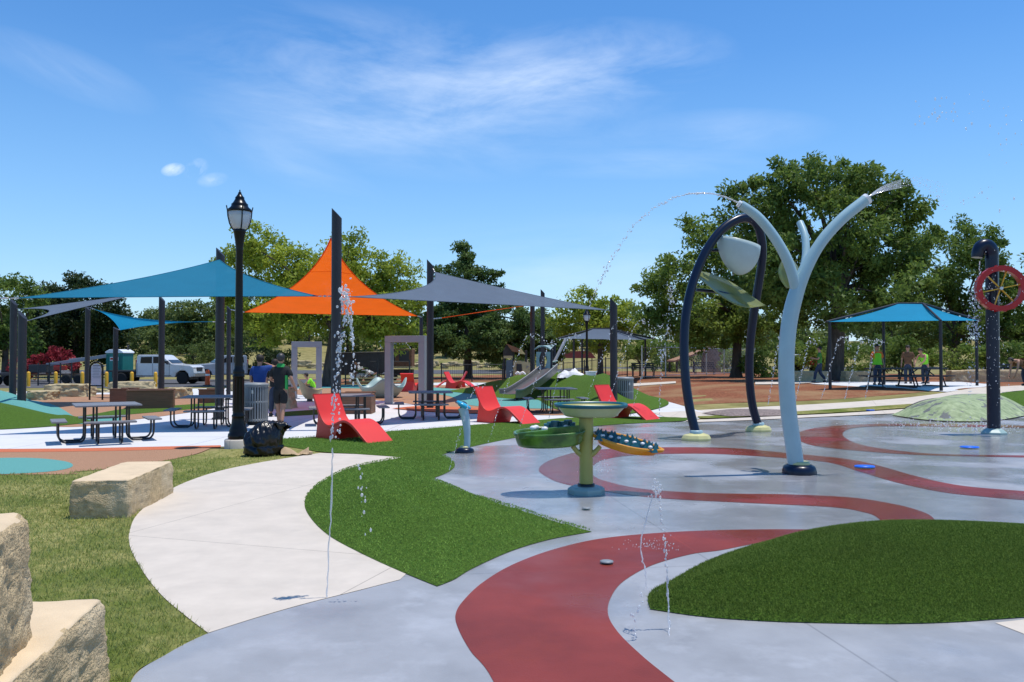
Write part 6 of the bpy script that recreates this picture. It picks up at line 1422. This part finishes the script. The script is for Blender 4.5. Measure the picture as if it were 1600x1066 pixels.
# ------------------------------------------------------------------ people
def person(label, loc, rz, J, cols, hgt=1.78, cap=None, fingers=True):
    """J overrides joints of a standing figure that faces +y, z up, in metres for 1.78 m"""
    o = empty('person', loc, rz, label, 'person'); k = hgt / 1.78; o.scale = (k, k, k)
    base = dict(pelvis=(0, 0, .96), waist=(0, 0, 1.10), chest=(0, .01, 1.30), neckb=(0, 0, 1.46), neck=(0, .01, 1.53), jaw=(0, .025, 1.585), skull=(0, .01, 1.67), crown=(0, .0, 1.745), nose=(0, .125, 1.64), earl=(-.085, .0, 1.645), earr=(.085, .0, 1.645),
        shl=(-.175, 0, 1.425), ell=(-.245, -.03, 1.13), wrl=(-.265, .05, .88), shr=(.175, 0, 1.425), elr=(.245, -.03, 1.13), wrr=(.265, .05, .88),
        hil=(-.095, 0, .92), knl=(-.10, .03, .50), anl=(-.105, -.02, .09), tol=(-.12, .14, .045), hir=(.095, 0, .92), knr=(.10, .03, .50), anr=(.105, -.02, .09), tor=(.12, .14, .045))
    base.update(J); P = {a: Vector(b) for a, b in base.items()}
    RAD = dict(pelvis=.105, waist=.095, chest=.105, neckb=.072, neck=.056, jaw=.074, skull=.092, crown=.058, nose=.016, earl=.018, earr=.018, shl=.055, ell=.043, wrl=.029, shr=.055, elr=.043, wrr=.029, hil=.095, knl=.062, anl=.042, tol=.036, hir=.095, knr=.062, anr=.042, tor=.036)
    BONES = [('pelvis', 'waist'), ('waist', 'chest'), ('chest', 'neckb'), ('neckb', 'neck'), ('neck', 'jaw'), ('jaw', 'skull'), ('skull', 'crown'), ('skull', 'nose'), ('skull', 'earl'), ('skull', 'earr'), ('chest', 'shl'), ('shl', 'ell'), ('ell', 'wrl'), ('chest', 'shr'), ('shr', 'elr'), ('elr', 'wrr'), ('pelvis', 'hil'), ('hil', 'knl'), ('knl', 'anl'), ('anl', 'tol'), ('pelvis', 'hir'), ('hir', 'knr'), ('knr', 'anr'), ('anr', 'tor')]
    def skin(name, pts, bones, rad, m, root):
        bm = bmesh.new(); sl = bm.verts.layers.skin.verify(); V = {}
        for a, b in bones:
            for q in (a, b):
                if q not in V:
                    V[q] = bm.verts.new(pts[q]); r_ = rad[q]; V[q][sl].radius = (r_, r_) if not isinstance(r_, tuple) else r_; V[q][sl].use_root = (q == root)
            bm.edges.new((V[a], V[b]))
        me = bpy.data.meshes.new(name); bm.to_mesh(me); bm.free(); me.materials.append(m); ob = bpy.data.objects.new(name, me); COL.objects.link(ob); ob.parent = o
        md = ob.modifiers.new('skin', 'SKIN'); md.use_smooth_shade = True; md.use_x_symmetry = False; md.branch_smoothing = .3
        ms = ob.modifiers.new('sub', 'SUBSURF'); ms.levels = ms.render_levels = 2
        return ob
    pts = dict(P); rad = dict(RAD); bones = list(BONES)
    for s in 'lr':
        w = P['wr' + s]; d = (w - P['el' + s]).normalized(); side = Vector((1 if s == 'l' else -1, 0, 0)); fw = Vector((0, 1, 0)) - d * d.y
        fw = fw.normalized() if fw.length > .2 else side
        pts['pa' + s] = w + d * .065; rad['pa' + s] = .034; bones.append(('wr' + s, 'pa' + s))
        if fingers:
            for i, (off, ln) in enumerate(((-.027, .058), (-.009, .072), (.009, .078), (.027, .068))):
                a = pts['pa' + s] + fw * off + d * .025; b = a + d * ln * .55 + side * .008; c = b + d * ln * .4 + side * .025
                for q, v, r_ in (('a', a, .0095), ('b', b, .0085), ('c', c, .0075)): pts['f%s%d%s' % (s, i, q)] = v; rad['f%s%d%s' % (s, i, q)] = r_
                bones += [('pa' + s, 'f%s%da' % (s, i)), ('f%s%da' % (s, i), 'f%s%db' % (s, i)), ('f%s%db' % (s, i), 'f%s%dc' % (s, i))]
            a = w + d * .03 + fw * .038; b = a + d * .045 + fw * .012; pts['t' + s + 'a'] = a; pts['t' + s + 'b'] = b; rad['t' + s + 'a'] = .011; rad['t' + s + 'b'] = .009; bones += [('wr' + s, 't' + s + 'a'), ('t' + s + 'a', 't' + s + 'b')]
    skin('body', pts, bones, rad, MT['skin'], 'pelvis')
    # shirt
    sp = dict(hem=P['pelvis'] + Vector((0, 0, -.06)), waist=P['waist'], chest=P['chest'], neckb=P['neckb'] + Vector((0, 0, .0)), shl=P['shl'], shr=P['shr'])
    sr = dict(hem=.178, waist=.168, chest=.19, neckb=.118, shl=.092, shr=.092)
    for s in 'lr': sp['sl' + s] = P['sh' + s].lerp(P['el' + s], .80); sr['sl' + s] = .078
    sl_ = skin('shirt', sp, [('hem', 'waist'), ('waist', 'chest'), ('chest', 'neckb'), ('chest', 'shl'), ('chest', 'shr'), ('shl', 'sll'), ('shr', 'slr')], sr, cols['shirt'], 'waist'); sl_.scale = (1, .78, 1)
    if 'collar' in cols: MB().lathe([(.112, -.03), (.092, .035), (.072, .06)], P['neckb'] + Vector((0, .005, .02)), 18, sx=1, sy=.9).build('collar', cols['collar'], o)
    if 'side' in cols:
        a = P['chest']; z0 = P['pelvis'].z - .05
        MB().grid([[(x, y, z) for x, y in ((.125, -.118), (.165, -.085), (.188, -.03))] for z in (z0, P['waist'].z, P['chest'].z - .05)]).build('side_panel', cols['side'], o, fix=False)
    if 'vest' in cols:
        vp = dict(hem=P['pelvis'] + Vector((0, 0, .0)), waist=P['waist'], chest=P['chest'] + Vector((0, 0, .03)), top=P['neckb'] + Vector((0, 0, -.03)))
        v_ = skin('vest', vp, [('hem', 'waist'), ('waist', 'chest'), ('chest', 'top')], dict(hem=.195, waist=.188, chest=.208, top=.15), cols['vest'], 'waist'); v_.scale = (1, .80, 1)
    # trousers or shorts
    f = cols.get('leg', .9); tp = dict(top=P['pelvis'] + Vector((0, 0, .06)), pelvis=P['pelvis'] + Vector((0, 0, -.04))); tr_ = dict(top=.150, pelvis=.160); tb = [('top', 'pelvis')]
    for s in 'lr':
        tp['h' + s] = P['hi' + s] + Vector((0, 0, -.05)); tr_['h' + s] = .118; tb.append(('pelvis', 'h' + s))
        if f < 1: tp['k' + s] = P['hi' + s].lerp(P['kn' + s], f); tr_['k' + s] = .098; tb.append(('h' + s, 'k' + s))
        else:
            tp['k' + s] = P['kn' + s]; tr_['k' + s] = .084; tp['a' + s] = P['kn' + s].lerp(P['an' + s], .9); tr_['a' + s] = .072; tb += [('h' + s, 'k' + s), ('k' + s, 'a' + s)]
    skin('shorts' if f < 1 else 'trousers', tp, tb, tr_, cols['legs'], 'pelvis')
    for s in 'lr':
        a = P['an' + s]; t = P['to' + s]; skin('shoe', dict(h=a + (a - t).normalized() * .03 + Vector((0, 0, -.035)), a=a + Vector((0, 0, -.03)), t=t), [('h', 'a'), ('a', 't')], dict(h=.046, a=.055, t=.045), cols.get('shoes', MT['dark_metal']), 'a')
    # hair or cap
    c = P['skull'] + Vector((0, -.012, .02)); hm = MB().ball(c, (.103, .112, .105), 18, 12); hm.v = [(x, y, z if not (y > c.y + .02 and z < c.z + .02) else c.z + .02) for x, y, z in hm.v]
    hm.build('cap' if cap else 'hair', cols.get('hair', MT['hair']), o)
    if cap: MB().prism([(c.x - .07, c.y + .09), (c.x - .05, c.y + .19), (c.x + .05, c.y + .19), (c.x + .07, c.y + .09)], 'z', c.z + .02, c.z + .035).build('cap_peak', cols.get('hair', MT['hair']), o)
    return o
q = g(438, 668)
person('man in black and green shirt, black shorts and cap walking away beside the bin', (q.x, q.y, .015), R(6), dict(ell=(-.25, .06, 1.15), wrl=(-.19, .24, 1.10), elr=(.27, -.05, 1.14), wrr=(.345, .06, .93), knl=(-.075, .10, .51), anl=(-.06, .16, .10), tol=(-.07, .32, .05), knr=(.07, .0, .50), anr=(.06, -.16, .12), tor=(.07, -.02, .045)),
       dict(shirt=MT['shirt_black'], legs=MT['shirt_black'], leg=.92, collar=MT['green_cloth'], side=MT['green_cloth'], hair=MT['dark_metal']), 1.80, True)
q = g(405, 660)
person('man in blue shirt and dark shorts with his right hand raised to his face', (q.x, q.y, .015), R(-8), dict(elr=(.36, .16, 1.44), wrr=(.14, .26, 1.52), ell=(-.24, -.02, 1.14), wrl=(-.22, .10, .92), skull=(.01, .02, 1.665), knl=(-.08, .08, .51), anl=(-.08, .10, .09), tol=(-.09, .26, .045)),
       dict(shirt=MT['shirt_blue'], legs=MT['jeans'], leg=.9), 1.78)
q = g(429, 652)
person('person in dark clothes mostly hidden in front of the man in black', (q.x, q.y, .015), R(0), dict(), dict(shirt=MT['shirt_black'], legs=MT['jeans'], leg=1.2), 1.66)
q = at(487, 618, 36)
person('crouching person in bright green shirt behind the left portal frame', (q.x, 36.5, .015), R(100), dict(pelvis=(0, -.05, .35), waist=(0, .05, .48), chest=(0, .18, .66), neckb=(0, .28, .80), neck=(0, .33, .86), jaw=(0, .38, .90), skull=(0, .39, .98), crown=(0, .38, 1.05), nose=(0, .50, .96), earl=(-.085, .38, .96), earr=(.085, .38, .96),
        shl=(-.17, .24, .77), ell=(-.22, .42, .55), wrl=(-.12, .58, .42), shr=(.17, .24, .77), elr=(.22, .42, .55), wrr=(.12, .58, .42), hil=(-.10, -.03, .33), knl=(-.17, .33, .46), anl=(-.14, .05, .10), tol=(-.16, .22, .045), hir=(.10, -.03, .33), knr=(.17, .33, .46), anr=(.14, .05, .10), tor=(.16, .22, .045)),
       dict(shirt=MT['hi_vis'], legs=MT['jeans'], leg=1.2), 1.7, True)
q = at(1281, 600, 40.5)
person('worker in green shirt and jeans walking past the big tree trunk', (q.x, 40.5, hh(q.x, 40.5)), R(75), dict(elr=(.24, .10, 1.16), wrr=(.16, .30, 1.22), ell=(-.24, .08, 1.16), wrl=(-.12, .30, 1.18), knl=(-.09, .20, .52), anl=(-.09, .26, .10), tol=(-.1, .42, .05), knr=(.09, -.02, .5), anr=(.09, -.28, .14), tor=(.09, -.15, .05)),
       dict(shirt=MT['green_dull'] if 'green_dull' in MT else MT['green_cloth'], legs=MT['jeans'], leg=1.2), 1.78, True)
q = at(1374, 600, 36)
person('worker in yellow green safety vest standing left of the shelter tables', (q.x, 36.2, hh(q.x, 36)), R(180), dict(), dict(shirt=MT['hi_vis_orange'], vest=MT['hi_vis'], legs=MT['jeans'], leg=1.2), 1.80, True)
q = at(1419, 600, 38)
person('man in dark brown shirt standing behind the shelter tables', (q.x, 38, hh(q.x, 38)), R(150), dict(), dict(shirt=MT['rust'], legs=MT['jeans'], leg=1.2), 1.80, True)
q = at(1446, 600, 38)
person('worker in bright green shirt leaning over the shelter table', (q.x, 38, hh(q.x, 38)), R(120), dict(chest=(0, .16, 1.26), neckb=(0, .27, 1.38), neck=(0, .31, 1.43), jaw=(0, .36, 1.47), skull=(0, .37, 1.55), crown=(0, .36, 1.62), nose=(0, .48, 1.52), earl=(-.085, .36, 1.53), earr=(.085, .36, 1.53), shl=(-.175, .22, 1.35), ell=(-.22, .36, 1.1), wrl=(-.16, .52, .95), shr=(.175, .22, 1.35), elr=(.22, .36, 1.1), wrr=(.16, .52, .95)), dict(shirt=MT['hi_vis'], legs=MT['jeans'], leg=1.2), 1.78, True)
q = g(1598, 614)
person('person in dark clothes bending down on the right turf hill at the edge', (q.x + .15, q.y, q.z + .25), R(95), dict(pelvis=(0, 0, .80), waist=(0, .12, .90), chest=(0, .32, .98), neckb=(0, .48, 1.0), neck=(0, .54, 1.0), jaw=(0, .60, .98), skull=(0, .66, 1.0), crown=(0, .73, 1.02), nose=(0, .68, .88), earl=(-.085, .65, .98), earr=(.085, .65, .98), shl=(-.17, .44, .98), ell=(-.2, .50, .70), wrl=(-.16, .58, .45), shr=(.17, .44, .98), elr=(.2, .50, .70), wrr=(.16, .58, .45), hil=(-.095, 0, .78), hir=(.095, 0, .78), knl=(-.1, .06, .43), knr=(.1, .06, .43)),
       dict(shirt=MT['rust'], legs=MT['jeans'], leg=1.2), 1.7)
